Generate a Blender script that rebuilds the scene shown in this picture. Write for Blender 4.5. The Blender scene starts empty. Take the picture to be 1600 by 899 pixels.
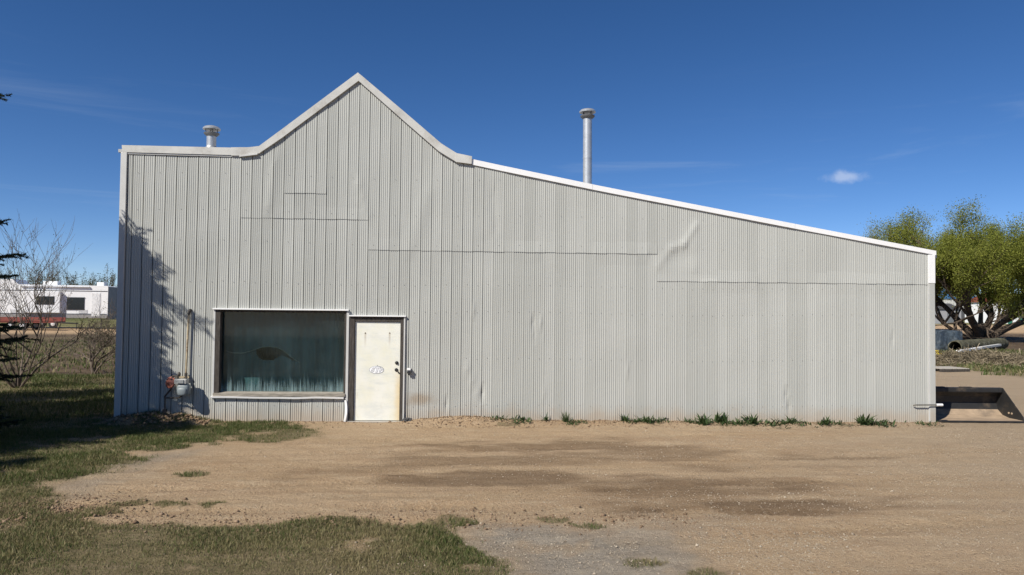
import bpy, bmesh, math, random
import numpy as np
from mathutils import Vector, Matrix, Euler
random.seed(7); RNG = np.random.default_rng(7)
rad = math.radians
scene = bpy.context.scene
COL = scene.collection
# ------------------------------------------------------------------ camera
FPX, PSI, PITCH, ROLL, H, CX, D = 1110.0, rad(3.2), rad(1.7), rad(0.6), 2.2, 6.63, 13.8
Fv = Vector((math.sin(PSI)*math.cos(PITCH), math.cos(PSI)*math.cos(PITCH), math.sin(PITCH)))
Rv = Vector((math.cos(PSI), -math.sin(PSI), 0)); Uv = Rv.cross(Fv)
R2 = Rv*math.cos(ROLL)+Uv*math.sin(ROLL); U2 = -Rv*math.sin(ROLL)+Uv*math.cos(ROLL)
CAM = Vector((CX, -D, H))
cd = bpy.data.cameras.new('camera'); cam = bpy.data.objects.new('camera', cd); COL.objects.link(cam)
cd.sensor_width = 36; cd.lens = FPX/1600*36; cd.clip_end = 6000; cd.clip_start = .1
cam.matrix_world = Matrix(((R2.x, U2.x, -Fv.x, CAM.x), (R2.y, U2.y, -Fv.y, CAM.y), (R2.z, U2.z, -Fv.z, CAM.z), (0, 0, 0, 1)))
scene.camera = cam
def ray(u, v): return Fv + R2*((u-800)/FPX) - U2*((v-449.5)/FPX)
def W(u, v, y=0):                      # photo pixel -> point on the wall plane (x, z)
    d = ray(u, v); P = CAM + d*((D+y)/d.y); return P.x, P.z
def G(u, v, z=0):                      # photo pixel -> point on the ground (x, y)
    d = ray(u, v); P = CAM + d*((z-H)/d.z); return P.x, P.y
def AT(u, v, y): d = ray(u, v); return CAM + d*((D+y)/d.y)
# ------------------------------------------------------------------ light
SAZ, SEL = rad(46), rad(42)
TOSUN = Vector((-math.sin(SAZ)*math.cos(SEL), -math.cos(SAZ)*math.cos(SEL), math.sin(SEL)))
sl = bpy.data.lights.new('sun', 'SUN'); sl.energy = 5.0; sl.angle = rad(.53); sl.color = (1, .945, .86)
so = bpy.data.objects.new('sun', sl); COL.objects.link(so); so.rotation_euler = TOSUN.to_track_quat('Z', 'Y').to_euler(); so.location = (-8, -20, 20)
world = bpy.data.worlds.new('World'); scene.world = world; world.use_nodes = True
nt = world.node_tree; nt.nodes.clear()
sky = nt.nodes.new('ShaderNodeTexSky'); sky.sky_type = 'NISHITA'; sky.sun_disc = False
sky.sun_elevation = SEL; sky.sun_rotation = math.atan2(TOSUN.x, TOSUN.y) % (2*math.pi)
sky.altitude = 3000; sky.air_density = .8; sky.dust_density = .05; sky.ozone_density = 1.2
bg = nt.nodes.new('ShaderNodeBackground'); bg.inputs['Strength'].default_value = .08
wo = nt.nodes.new('ShaderNodeOutputWorld'); nt.links.new(bg.outputs[0], wo.inputs[0])
scene.view_settings.view_transform = 'Standard'; scene.view_settings.look = 'None'
scene.view_settings.exposure = .34; scene.view_settings.gamma = 1
try: scene.view_settings.use_curve_mapping = False
except Exception: pass
scene.render.resolution_x = 1024; scene.render.resolution_y = 575

# ------------------------------------------------------------------ node helpers
class NT:
    def __init__(s, tree): s.t = tree
    def n(s, typ, **kw):
        nd = s.t.nodes.new('ShaderNode'+typ)
        for k, v in kw.items(): setattr(nd, k, v)
        return nd
    def put(s, sock, v):
        if hasattr(v, 'is_output') or isinstance(v, bpy.types.NodeSocket): s.t.links.new(v, sock)
        elif isinstance(v, (tuple, list)) and len(v) == 3 and sock.type == 'RGBA': sock.default_value = (*v, 1)
        else: sock.default_value = v
    def math(s, op, a, b=0.0, c=0.0, clamp=False):
        nd = s.n('Math', operation=op, use_clamp=clamp)
        for i, v in enumerate((a, b, c)): s.put(nd.inputs[i], v)
        return nd.outputs[0]
    def mix(s, f, a, b, typ='MIX'):
        nd = s.n('Mix', data_type='RGBA', blend_type=typ)
        s.put(nd.inputs[0], f); s.put(nd.inputs[6], a); s.put(nd.inputs[7], b); return nd.outputs[2]
    def noise(s, vec, scale, detail=4, rough=.55, sc=(1, 1, 1), dist=0):
        mp = s.n('Mapping'); s.put(mp.inputs[0], vec); mp.inputs['Scale'].default_value = sc
        nd = s.n('TexNoise'); s.put(nd.inputs['Vector'], mp.outputs[0]); nd.inputs['Scale'].default_value = scale
        nd.inputs['Detail'].default_value = detail; nd.inputs['Roughness'].default_value = rough; nd.inputs['Distortion'].default_value = dist
        return nd.outputs[0]
    def ramp(s, f, lo, hi):            # smooth step lo..hi -> 0..1
        nd = s.n('MapRange', interpolation_type='SMOOTHSTEP'); s.put(nd.inputs[0], f); nd.inputs[1].default_value = lo; nd.inputs[2].default_value = hi
        return nd.outputs[0]
    def lin(s, f, lo, hi, a, b):
        nd = s.n('MapRange'); s.put(nd.inputs[0], f)
        for i, v in enumerate((lo, hi, a, b)): nd.inputs[i+1].default_value = v
        return nd.outputs[0]
    def xyz(s, v): nd = s.n('SeparateXYZ'); s.put(nd.inputs[0], v); return nd.outputs
    def bump(s, h, strength=.3, dist=.01):
        nd = s.n('Bump'); nd.inputs['Strength'].default_value = strength; nd.inputs['Distance'].default_value = dist; s.put(nd.inputs['Height'], h); return nd.outputs[0]
def newmat(name):
    m = bpy.data.materials.new(name); m.use_nodes = True; t = m.node_tree
    b = t.nodes['Principled BSDF']; return m, NT(t), b
def MAT(name, col, rough=.6, metal=0, var=.25, vscale=6, bump=0, bscale=40, spec=.5, sc=(1, 1, 1), dirt=None):
    m, t, b = newmat(name); pos = t.n('NewGeometry').outputs['Position']
    n = t.noise(pos, vscale, 5, .6, sc)
    c = t.mix(t.lin(n, .25, .75, 0, 1), tuple(x*(1-var) for x in col), tuple(min(1, x*(1+var)) for x in col))
    if dirt: c = t.mix(t.math('MULTIPLY', t.ramp(t.noise(pos, vscale*.6, 6, .65), .5, .7), dirt[1]), c, dirt[0])
    t.put(b.inputs['Base Color'], c); b.inputs['Roughness'].default_value = rough; b.inputs['Metallic'].default_value = metal
    b.inputs['Specular IOR Level'].default_value = spec
    if bump: t.put(b.inputs['Normal'], t.bump(t.noise(pos, bscale, 4), bump, .01))
    return m

# world clouds: thin cirrus streaks low over the whole horizon and one small fair-weather puff
w = NT(nt)
gen = w.n('TexCoord').outputs['Generated']
nrm = w.n('VectorMath', operation='NORMALIZE'); w.put(nrm.inputs[0], gen); dv = nrm.outputs[0]
dz = w.xyz(dv)[2]
cir = w.ramp(w.noise(dv, 2.2, 7, .62, (1, 1, 9), .6), .52, .80)
cir = w.math('MULTIPLY', cir, w.math('MULTIPLY', w.ramp(dz, 0.02, .10), w.lin(dz, .13, .32, .26, 0)), clamp=True)
def dotv(a):
    nd = w.n('VectorMath', operation='DOT_PRODUCT'); w.put(nd.inputs[0], dv); nd.inputs[1].default_value = a; return nd.outputs['Value']
cdir = ray(1319, 277).normalized(); cr = cdir.cross(Vector((0, 0, 1))).normalized(); cu = cr.cross(cdir)
a_ = w.math('DIVIDE', dotv(cr), .027); b_ = w.math('DIVIDE', dotv(cu), .0095)
rr = w.math('SQRT', w.math('ADD', w.math('MULTIPLY', a_, a_), w.math('MULTIPLY', b_, b_)))
rr = w.math('ADD', rr, w.math('MULTIPLY', w.math('SUBTRACT', w.noise(dv, 45, 5, .6), .5), 1.6))
puff = w.math('MULTIPLY', w.math('MULTIPLY', w.ramp(rr, 1.15, .25), w.ramp(dotv(cdir), .5, .9)), .36)
hs = w.n('HueSaturation'); hs.inputs['Saturation'].default_value = 1.26; w.put(hs.inputs['Color'], sky.outputs[0])
tinted = w.mix(1.0, hs.outputs[0], (.98, .98, 1.09), 'MULTIPLY')
skc = w.mix(cir, tinted, (6.5, 7.4, 8.4))
skc = w.mix(puff, skc, (8.4, 8.9, 9.8))
nt.links.new(skc, bg.inputs['Color'])

# ------------------------------------------------------------------ mesh helpers
class MB:
    """collects pieces, builds ONE mesh object"""
    def __init__(s): s.v = []; s.f = []; s.m = []; s.n = 0
    def add(s, verts, faces, mi=0):
        o = s.n; s.v += [tuple(p) for p in verts]; s.n += len(verts)
        s.f += [tuple(i+o for i in f) for f in faces]; s.m += [mi]*len(faces); return s
    def box(s, x0, x1, y0, y1, z0, z1, mi=0, M=None, bev=0):
        if bev:
            bm = bmesh.new(); bmesh.ops.create_cube(bm, size=1)
            for v in bm.verts: v.co = Vector(((x0+x1)/2+v.co.x*(x1-x0), (y0+y1)/2+v.co.y*(y1-y0), (z0+z1)/2+v.co.z*(z1-z0)))
            bmesh.ops.bevel(bm, geom=bm.edges[:], offset=bev, segments=2, affect='EDGES', profile=.6)
            bm.verts.index_update(); vs = [v.co.copy() for v in bm.verts]; fs = [[v.index for v in f.verts] for f in bm.faces]; bm.free()
        else:
            vs = [Vector(p) for p in ((x0, y0, z0), (x1, y0, z0), (x1, y1, z0), (x0, y1, z0), (x0, y0, z1), (x1, y0, z1), (x1, y1, z1), (x0, y1, z1))]
            fs = [(3, 2, 1, 0), (4, 5, 6, 7), (0, 1, 5, 4), (1, 2, 6, 5), (2, 3, 7, 6), (3, 0, 4, 7)]
        if M: vs = [M @ v for v in vs]
        return s.add(vs, fs, mi)
    def tube(s, pts, r, sides=8, mi=0, caps=True):
        pts = [Vector(p) for p in pts]; n = len(pts)
        rs = r if isinstance(r, (list, tuple)) else [r]*n
        vs = []; fs = []; ref = None
        for i, p in enumerate(pts):
            t = (pts[min(i+1, n-1)]-pts[max(i-1, 0)]).normalized()
            if ref is None: ref = t.orthogonal().normalized()
            ref = (ref - t*ref.dot(t)); ref = ref.normalized() if ref.length > 1e-6 else t.orthogonal().normalized()
            b = t.cross(ref)
            for k in range(sides):
                a = 2*math.pi*k/sides; vs.append(p+(ref*math.cos(a)+b*math.sin(a))*rs[i])
        for i in range(n-1):
            for k in range(sides):
                k2 = (k+1) % sides; fs.append((i*sides+k, i*sides+k2, (i+1)*sides+k2, (i+1)*sides+k))
        if caps: fs.append(tuple(range(sides))[::-1]); fs.append(tuple((n-1)*sides+k for k in range(sides)))
        return s.add(vs, fs, mi)
    def lathe(s, prof, c=(0, 0, 0), seg=16, mi=0, M=None):       # prof: (r, z)
        vs = []; fs = []; c = Vector(c)
        for r, z in prof:
            for k in range(seg):
                a = 2*math.pi*k/seg; p = Vector((r*math.cos(a), r*math.sin(a), z)); vs.append((M @ p if M else p)+c)
        for i in range(len(prof)-1):
            for k in range(seg):
                k2 = (k+1) % seg; fs.append((i*seg+k, i*seg+k2, (i+1)*seg+k2, (i+1)*seg+k))
        fs.append(tuple(range(seg))[::-1]); fs.append(tuple((len(prof)-1)*seg+k for k in range(seg)))
        return s.add(vs, fs, mi)
    def prism(s, poly, y0, y1, mi=0, M=None):                     # poly in (x, z), extruded along y
        n = len(poly); vs = [Vector((x, y0, z)) for x, z in poly]+[Vector((x, y1, z)) for x, z in poly]
        if M: vs = [M @ v for v in vs]
        fs = [tuple(range(n)), tuple(range(2*n-1, n-1, -1))]+[(i, i+n, (i+1) % n+n, (i+1) % n) for i in range(n)]
        return s.add(vs, fs, mi)
    def build(s, name, mats, parent=None, smooth=False, fix=True):
        me = bpy.data.meshes.new(name); me.from_pydata(s.v, [], s.f)
        for m in (mats if isinstance(mats, (list, tuple)) else [mats]): me.materials.append(m)
        if len(me.materials) > 1: me.polygons.foreach_set('material_index', s.m)
        if fix:
            bm = bmesh.new(); bm.from_mesh(me); bmesh.ops.recalc_face_normals(bm, faces=bm.faces); bm.to_mesh(me); bm.free()
        if smooth:
            me.polygons.foreach_set('use_smooth', [True]*len(me.polygons))
            try: me.set_sharp_from_angle(angle=rad(40))
            except Exception: pass
        me.update(); o = bpy.data.objects.new(name, me); COL.objects.link(o); o.parent = parent
        return o
def arrmesh(name, verts, tris, mat, parent=None, colors=None, smooth=False):
    verts = np.asarray(verts, np.float32); tris = np.asarray(tris, np.int32)
    me = bpy.data.meshes.new(name); me.vertices.add(len(verts)); me.vertices.foreach_set('co', verts.ravel())
    k = tris.shape[1]; me.loops.add(tris.size); me.loops.foreach_set('vertex_index', tris.ravel())
    me.polygons.add(len(tris)); me.polygons.foreach_set('loop_start', np.arange(0, tris.size, k, dtype=np.int32))
    if smooth: me.polygons.foreach_set('use_smooth', np.ones(len(tris), bool))
    me.update(calc_edges=True)
    for nm, c in (colors or {}).items():
        at = me.attributes.new(nm, 'FLOAT_COLOR', 'POINT'); at.data.foreach_set('color', np.concatenate([c, np.ones((len(c), 1))], 1).astype(np.float32).ravel())
    me.materials.append(mat); o = bpy.data.objects.new(name, me); COL.objects.link(o); o.parent = parent; return o
def tag(o, label, cat, group=None, kind=None):
    o['label'] = label; o['category'] = cat
    if group: o['group'] = group
    if kind: o['kind'] = kind
    return o
def empty(name, loc=(0, 0, 0), rz=0):
    o = bpy.data.objects.new(name, None); COL.objects.link(o); o.location = loc; o.rotation_euler = (0, 0, rz); o.empty_display_size = .2; return o
def copy_tree(o, parent=None):
    c = o.copy(); COL.objects.link(c); c.parent = parent
    for ch in list(o.children): copy_tree(ch, c)
    return c
# value noise (numpy)
_tab = RNG.random((256, 256))
def vn(x, y, s=1.0, oct=4):
    x = np.asarray(x, float)*s; y = np.asarray(y, float)*s; tot = 0; amp = 1; nrm_ = 0
    for o in range(oct):
        xi = np.floor(x).astype(int); yi = np.floor(y).astype(int); fx = x-xi; fy = y-yi
        fx = fx*fx*(3-2*fx); fy = fy*fy*(3-2*fy)
        g = lambda a, b: _tab[a % 256, b % 256]
        tot = tot+amp*((g(xi, yi)*(1-fx)+g(xi+1, yi)*fx)*(1-fy)+(g(xi, yi+1)*(1-fx)+g(xi+1, yi+1)*fx)*fy)
        nrm_ += amp; amp *= .5; x = x*2+17.3; y = y*2+5.1
    return tot/nrm_
def inpoly(x, y, poly):
    r = np.zeros(np.shape(x), bool); n = len(poly)
    for i in range(n):
        x1, y1 = poly[i]; x2, y2 = poly[(i+1) % n]
        if y1 == y2: continue
        c = ((y1 > y) != (y2 > y)) & (x < (x2-x1)*(y-y1)/(y2-y1)+x1); r ^= c
    return r
def sstep(a, b, x): t = np.clip((x-a)/(b-a), 0, 1); return t*t*(3-2*t)

# ------------------------------------------------------------------ ground
def gpoly(pix): return [G(u, v) for u, v in pix]
P_FORE = gpoly([(105, 824), (230, 820), (380, 822), (520, 813), (640, 815), (715, 824), (740, 845), (775, 880), (800, 905)])+[(6.6, -9.4), (6.2, -13), (5, -40), (-60, -40), (-60, -8), ]+gpoly([(-60, 850)])
P_LEFT = gpoly([(500, 672), (496, 684), (420, 690), (335, 692), (250, 699), (170, 700), (205, 716), (225, 727), (150, 735), (120, 752), (92, 770), (78, 790), (120, 812), (108, 826), (60, 842), (-80, 850)])+[(-60, -8), (-60, 40), (0.0, 40), (0.0, .6), (3, .6)]
P_GREY = gpoly([(715, 830), (790, 822), (860, 832), (905, 822), (985, 832), (1030, 806), (1080, 805), (1040, 840), (1075, 868), (1130, 905)])+[(9, -9), (6.5, -9)]+gpoly([(800, 905), (760, 870)])
P_GREY2 = gpoly([(90, 752), (140, 735), (200, 715), (260, 700), (330, 696), (300, 715), (240, 735), (170, 750), (150, 775), (100, 790)])
P_STRAW = gpoly([(250, 850), (640, 850), (770, 880), (800, 905), (200, 905)])
P_RGRASS = gpoly([(1440, 572), (1500, 574), (1560, 588), (1640, 590), (1640, 548), (1440, 550)])
def zones(x, y):
    jx = (vn(x, y, 1.6, 5)-.5)*.9; jy = (vn(x+91, y+37, 1.6, 5)-.5)*.9
    X = x+jx; Y = y+jy
    grass = 0
    for ox, oy in ((0, 0), (.25, .1), (-.25, -.08), (.12, -.2), (-.12, .2), (.5, .0), (-.5, .05), (0, .34), (0, -.34)): grass = grass+np.maximum(inpoly(x+jx*.5+ox*.6, y+jy*.4+oy*.5, P_FORE), inpoly(x+jx*.8+ox, y+jy*.8+oy*.7, P_LEFT)).astype(float)/9
    grass = sstep(.12, .95, grass+(vn(x+3, y+8, 4.5, 3)-.5)*.7*(grass > 0)*(grass < .999))
    bare = sstep(.60, .76, vn(x+5, y+60, 1.7, 5))*(y < 1)*.75
    grass *= (1-bare)
    near_wall = (y > -.5)*(x > -.3)
    grass *= 1-near_wall*sstep(.45, .6, vn(x, y, 3, 3))*.6
    grass = np.maximum(grass, inpoly(x+jx*2, y+jy*2, P_RGRASS)*.8)
    # small stray tufts on the dirt
    for u, v, r in ((138, 802, .18), (790, 665, .1), (865, 812, .10), (910, 822, .08), (700, 815, .16), (1100, 893, .14), (1010, 880, .12), (240, 700, .3), (300, 742, .1), (205, 788, .1), (270, 788, .12), (320, 787, .08)):
        gx, gy = G(u, v); grass = np.maximum(grass, (np.hypot((x-gx)*.6, y-gy)+(vn(x, y, 5, 3)-.5)*.25 < r)*.75)
    grey = 0
    for ox, oy in ((0, 0), (.22, .1), (-.22, -.08), (.1, -.16), (-.1, .16), (.4, 0), (-.4, .05), (0, .3), (0, -.3)): grey = grey+np.maximum(inpoly(X+ox, Y+oy, P_GREY).astype(float), .7*inpoly(X+ox, Y+oy, P_GREY2))/9
    grey = grey*(.45+.55*sstep(.35, .6, vn(x, y, 2.5, 4)))
    damp = np.zeros(np.shape(x))
    for u, v, ru, rv, s in ((850, 698, 2.2, .42, .8), (1010, 708, 2.0, .4, .7), (720, 722, 1.7, .34, .7), (800, 747, 1.9, .34, .9), (640, 752, 1.0, .15, .5), (960, 755, 1.3, .3, .7), (1060, 765, 1.6, .4, .9), (1170, 790, 1.3, .42, 1.0), (1120, 770, 1.6, .55, .7), (1260, 800, .5, .12, .7), (1330, 716, 1.4, .14, .55), (1130, 730, 1.3, .2, .6), (560, 735, .9, .12, .4), (1380, 790, .8, .1, .3)):
        gx, gy = G(u, v); q = np.hypot((x-gx)/ru, (y-gy)/(rv*1.25))+(vn(x*.6, y*1.8, 2.0, 5)-.5)*2.4
        damp = np.maximum(damp, s*sstep(1.4, .35, q))
    return grass, grey, damp
def height(x, y):
    h = (vn(x, y, .35, 3)-.5)*.05*sstep(0, -2, y-0)
    h = h+(vn(x*.5, y*2.4, 1.5, 4)-.5)*.035+(vn(x, y, 6, 3)-.5)*.03
    # soil bank along the wall foot
    bank = np.exp(-((y+.12)/.22)**2)*((x > -.5) & (x < 16))
    amp = .02+.10*np.exp(-((x-6.4)/1.0)**2)+.17*np.exp(-((x-.55)/.55)**2)+.12*np.exp(-((x-1.35)/.3)**2)+.03*np.exp(-((x-9)/2.5)**2)
    amp = amp*(1-.9*np.exp(-((x-4.85)/.55)**2))
    h = h*(1-.7*np.exp(-((y)/.5)**2))+bank*amp*(.6+.8*vn(x, y, 4, 4))
    # tyre ruts, roughly parallel to the building
    for (u0, v0, u1, v1, dp) in ((100, 770, 640, 748, .018), (90, 805, 700, 790, .014), (640, 790, 1280, 800, .012), (560, 820, 700, 815, .02), (150, 735, 700, 722, .012), (300, 712, 900, 700, .010), (760, 770, 1500, 745, .010), (900, 850, 1550, 815, .012), (1100, 720, 1560, 705, .010)):
        xa, ya = G(u0, v0); xb, yb = G(u1, v1); t = np.clip((x-xa)/(xb-xa), 0, 1); yy = ya+(yb-ya)*t
        wgt = sstep(xa-.8, xa+.3, x)*sstep(xb+.8, xb-.3, x)
        q = (y-yy)/.16; h = h-1.4*wgt*dp*np.exp(-q*q)*(1+.6*np.sign(np.sin(x*2*math.pi/.11+np.abs(q)*2)))+wgt*dp*.7*np.exp(-((np.abs(y-yy)-.22)/.07)**2)
    # the strip behind (far) rises very slightly; rough tilled soil under the trees
    far = sstep(3, 12, y); h = h+far*(vn(x, y, .15, 3)-.5)*.10
    return h
def axis(lo, hi, step, far_lo, far_hi, g=1.16):
    a = list(np.arange(lo, hi+1e-6, step)); s = step; p = lo; L = []
    while p > far_lo: s *= g; p -= s; L.append(p)
    s = step; p = hi; Rr = []
    while p < far_hi: s *= g; p += s; Rr.append(p)
    return np.array(L[::-1]+a+Rr)
gx_ = axis(-3.5, 19.5, .05, -4000, 4000); gy_ = axis(-8.6, .4, .045, -900, 4500)
GX, GY = np.meshgrid(gx_, gy_); gsh = GX.shape
gr_, gy2, dm_ = zones(GX, GY)
GZ = height(GX, GY); fade = np.exp(-np.maximum(0, np.hypot(GX-8, GY)-70)/40); GZ = GZ*fade
inside = (GX > .05) & (GX < 15.84) & (GY > .03) & (GY < 13.9); GZ[inside] = -.02
far2 = np.zeros(gsh)
# far zones: tan track, tilled soil, green field
yR = lambda v, u: G(u, v)[1]
tan = np.zeros(gsh); soil = np.zeros(gsh); green = np.zeros(gsh)
wob = (vn(GX, GY, .12, 4)-.5)*5
right = GX > 16.2
lotY = yR(588, 1540)
tan = np.maximum(tan, (right & (GY+wob*.3 > yR(519, 1540)) & (GY+wob*.3 < yR(508, 1540)))*1.0)
soil = np.maximum(soil, (right & (GY+wob*.4 > lotY+4) & (GY+wob*.3 < yR(518.5, 1540)))*1.0)
soil = soil*(1-inpoly(GX+wob*.3, GY+wob*.2, P_RGRASS)); gr_ = np.maximum(gr_, inpoly(GX+wob*.3, GY+wob*.2, P_RGRASS)*.9)
left = GX < .0
tan = np.maximum(tan, (left & (GY+wob*.2 > yR(519, 80)) & (GY+wob*.2 < yR(512, 80)))*1.0)
soil = np.maximum(soil, (left & (GY+wob > 8.5) & (GY+wob*.2 < yR(522, 80)))*.95*sstep(.22, .5, vn(GX, GY, .35, 4)))
green = np.maximum(green, (GY+wob > yR(508, 1540))*1.0*right); green = np.maximum(green, (left & (GY+wob*.2 > yR(512, 80)))*1.0)
green = np.maximum(green, (np.abs(GX-8) > 120)*1.0)
idx = np.arange(gsh[0]*gsh[1]).reshape(gsh)
quads = np.stack([idx[:-1, :-1], idx[:-1, 1:], idx[1:, 1:], idx[1:, :-1]], -1).reshape(-1, 4)
m, t, b = newmat('ground_soil')
pos = t.n('NewGeometry').outputs['Position']
za = t.n('Attribute', attribute_name='zone'); zb = t.n('Attribute', attribute_name='far_zone')
zs = t.n('SeparateColor'); t.put(zs.inputs[0], za.outputs['Color']); fs_ = t.n('SeparateColor'); t.put(fs_.inputs[0], zb.outputs['Color'])
n1 = t.noise(pos, .55, 6, .6, (.5, 1.6, 1)); n2 = t.noise(pos, 3.2, 7, .68, (.55, 1.5, 1)); n3 = t.noise(pos, 26, 6, .75); n4 = t.noise(pos, 75, 3, .6)
strk = t.noise(pos, 1.5, 6, .65, (.22, 2.4, 1), 1.2)
c = t.mix(t.ramp(n1, .35, .65), (.385, .272, .160), (.42, .306, .19))
c = t.mix(t.math('MULTIPLY', t.ramp(strk, .42, .72), .55), c, (.29, .19, .112))
c = t.mix(t.math('MULTIPLY', t.ramp(n2, .48, .68), .6), c, (.445, .345, .228))
c = t.mix(t.math('MULTIPLY', t.ramp(n3, .50, .66), .75), c, (.22, .146, .088))
c = t.mix(t.math('MULTIPLY', t.ramp(n4, .56, .66), .8), c, (.57, .47, .34))
px_ = t.xyz(pos)
# greyer gravel towards the yard side
c = t.mix(t.math('MULTIPLY', t.ramp(t.math('ADD', px_[0], t.math('MULTIPLY', n1, 6)), 12.5, 20), .55), c, t.mix(n3, (.25, .195, .135), (.43, .355, .255)))
grey = t.mix(t.ramp(n3, .3, .7), (.17, .152, .125), (.33, .30, .25)); grey = t.mix(t.ramp(n2, .45, .65), grey, (.34, .30, .24))
c = t.mix(t.math('MULTIPLY', zs.outputs[1], .85), c, grey)
c = t.mix(t.math('MULTIPLY', t.math('MULTIPLY', zs.outputs[2], t.lin(n2, .2, .7, 1, .6)), 1.0), c, t.mix(n3, (.105, .066, .037), (.17, .112, .066)))
gs = t.mix(t.ramp(n3, .35, .65), (.08, .078, .032), (.17, .14, .075)); gs = t.mix(t.ramp(n2, .45, .7), gs, (.20, .16, .095))
c = t.mix(t.math('MULTIPLY', zs.outputs[0], .85), c, gs)
c = t.mix(fs_.outputs[1], c, t.mix(t.ramp(t.noise(pos, .9, 7, .75), .35, .65), (.060, .040, .026), (.15, .108, .068)))
c = t.mix(fs_.outputs[2], c, t.mix(t.ramp(t.noise(pos, .05, 6, .6), .35, .65), (.085, .105, .03), (.19, .17, .075)))
c = t.mix(fs_.outputs[0], c, t.mix(n2, (.40, .27, .155), (.46, .33, .20)))
t.put(b.inputs['Base Color'], c); b.inputs['Roughness'].default_value = .95; b.inputs['Specular IOR Level'].default_value = .15
hgt = t.math('ADD', t.math('ADD', n2, t.math('MULTIPLY', strk, 1.3)), t.math('ADD', t.math('MULTIPLY', n3, 1.3), t.math('MULTIPLY', n4, .5)))
t.put(b.inputs['Normal'], t.bump(hgt, .9, .035))
ground = arrmesh('ground', np.stack([GX, GY, GZ], -1).reshape(-1, 3), quads, m,
    colors={'zone': np.stack([gr_, gy2, dm_], -1).reshape(-1, 3), 'far_zone': np.stack([tan, soil, green], -1).reshape(-1, 3)}, smooth=True)
tag(ground, 'brown dirt yard with tyre tracks, damp streaks and grassy edges', 'ground', kind='structure')

# ------------------------------------------------------------------ materials
def siding_mat():
    m, t, b = newmat('grey_steel_siding'); pos = t.n('NewGeometry').outputs['Position']; q = t.xyz(pos)
    rnd = t.n('ObjectInfo').outputs['Random']
    c = t.mix(rnd, (.375, .382, .354), (.424, .431, .402))
    c = t.mix(t.math('MULTIPLY', t.ramp(t.noise(pos, 1.3, 6, .6, (2.2, 1, .22)), .45, .75), .3), c, (.345, .352, .325))
    c = t.mix(t.math('MULTIPLY', t.ramp(t.noise(pos, .7, 5, .6), .5, .75), .3), c, (.47, .475, .45))
    # dust splashed up from the yard
    sp = t.math('ADD', q[2], t.math('MULTIPLY', t.noise(pos, 2.5, 6, .7), -.55))
    c = t.mix(t.math('MULTIPLY', t.ramp(sp, .12, -.25), .55), c, (.37, .28, .19))
    # brown stain beside the door
    sx, sz = W(655, 624)
    r = t.math('SQRT', t.math('ADD', t.math('POWER', t.math('DIVIDE', t.math('SUBTRACT', q[0], sx), .42), 2), t.math('POWER', t.math('DIVIDE', t.math('SUBTRACT', q[2], sz), .16), 2)))
    r = t.math('ADD', r, t.math('MULTIPLY', t.math('SUBTRACT', t.noise(pos, 5, 5, .65), .5), 1.8))
    c = t.mix(t.math('MULTIPLY', t.ramp(r, 1.2, .1), .55), c, (.25, .17, .09))
    c = t.mix(t.math('MULTIPLY', t.ramp(t.noise(pos, 26, 3, .5), .70, .76), .35), c, (.2, .18, .15))
    t.put(b.inputs['Base Color'], c); b.inputs['Roughness'].default_value = .48; b.inputs['Specular IOR Level'].default_value = .35
    t.put(b.inputs['Normal'], t.bump(t.noise(pos, 3.5, 3, .5, (1, 1, .35)), .12, .05)); return m
M_SID = siding_mat()
M_BACK = MAT('dark_sheathing', (.05, .048, .045), .9)
M_FASG = MAT('weathered_grey_flashing', (.51, .505, .47), .42, 0, .14, 3, .08, 6, dirt=((.30, .27, .22), .6), sc=(1, 1, 1))
M_FASW = MAT('white_painted_steel', (.78, .78, .77), .38, 0, .04, 2, .05, 4)
M_TRIM = MAT('pale_grey_trim', (.52, .52, .50), .42, 0, .08, 3, .05, 5)
M_WOODD = MAT('weathered_dark_wood', (.062, .055, .048), .85, 0, .55, 9, .5, 60, .2, (5, 5, .7))
M_WOODG = MAT('weathered_grey_wood', (.40, .37, .32), .85, 0, .4, 9, .5, 60, .2, (.6, 4, 5))
M_GALV = MAT('galvanised_steel', (.50, .51, .51), .38, .55, .15, 9, .1, 12)
M_GALVD = MAT('dull_dark_galvanised', (.16, .165, .17), .5, .4, .2, 9)
M_DARK = MAT('black_metal', (.018, .018, .018), .5)
M_BLK = MAT('black_bucket_paint', (.015, .015, .015), .6, 0, .35, 6, .15, 30, dirt=((.12, .088, .058), .55))
M_WHT = MAT('white_paint', (.8, .8, .79), .45, 0, .06)
M_ROOF = MAT('galvanised_roof_steel', (.42, .42, .41), .45, .3, .15, 2)

# ------------------------------------------------------------------ building
bld = empty('metal_shop_building'); tag(bld, 'long grey corrugated metal shop with a peaked false front and sloping roof', 'building')
XR = 15.89; DEPTH = 14.0
pe = [W(192.5, 228), W(406, 231), W(560, 115.5), W(713, 241), W(737, 247), W(1459, 392.5)]
pe = [(-.02, pe[0][1])]+pe[1:]
def rtop(x):
    for (xa, za), (xb, zb) in zip(pe[:-1], pe[1:]):
        if x <= xb: return za+(zb-za)*(x-xa)/(xb-xa)
    return pe[-1][1]
WX0, WX1 = W(337, 550)[0], W(541, 550)[0]; WZ0, WZ1 = W(440, 615)[1], W(440, 485)[1]
DX0, DX1 = W(546, 580)[0], W(632, 580)[0]; DZ1 = W(590, 495)[1]
OPEN = [(WX0, WX1, WZ0, WZ1), (DX0, DX1, -1, DZ1)]
PITCHX = .2014; S0 = .18
prof = [(0, -.022), (.0125, -.022), (.0128, .001)]
rib = (PITCHX-.0130)/5
for i in range(5):
    a = .0128+i*rib
    prof += [(a+.009, .0), (a+.0165, .0058), (a+rib-.0085, .0058), (a+rib-.001, .0)] if i < 4 else [(a+.009, .0), (a+.0165, .0058), (a+rib, .0075)]
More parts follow.
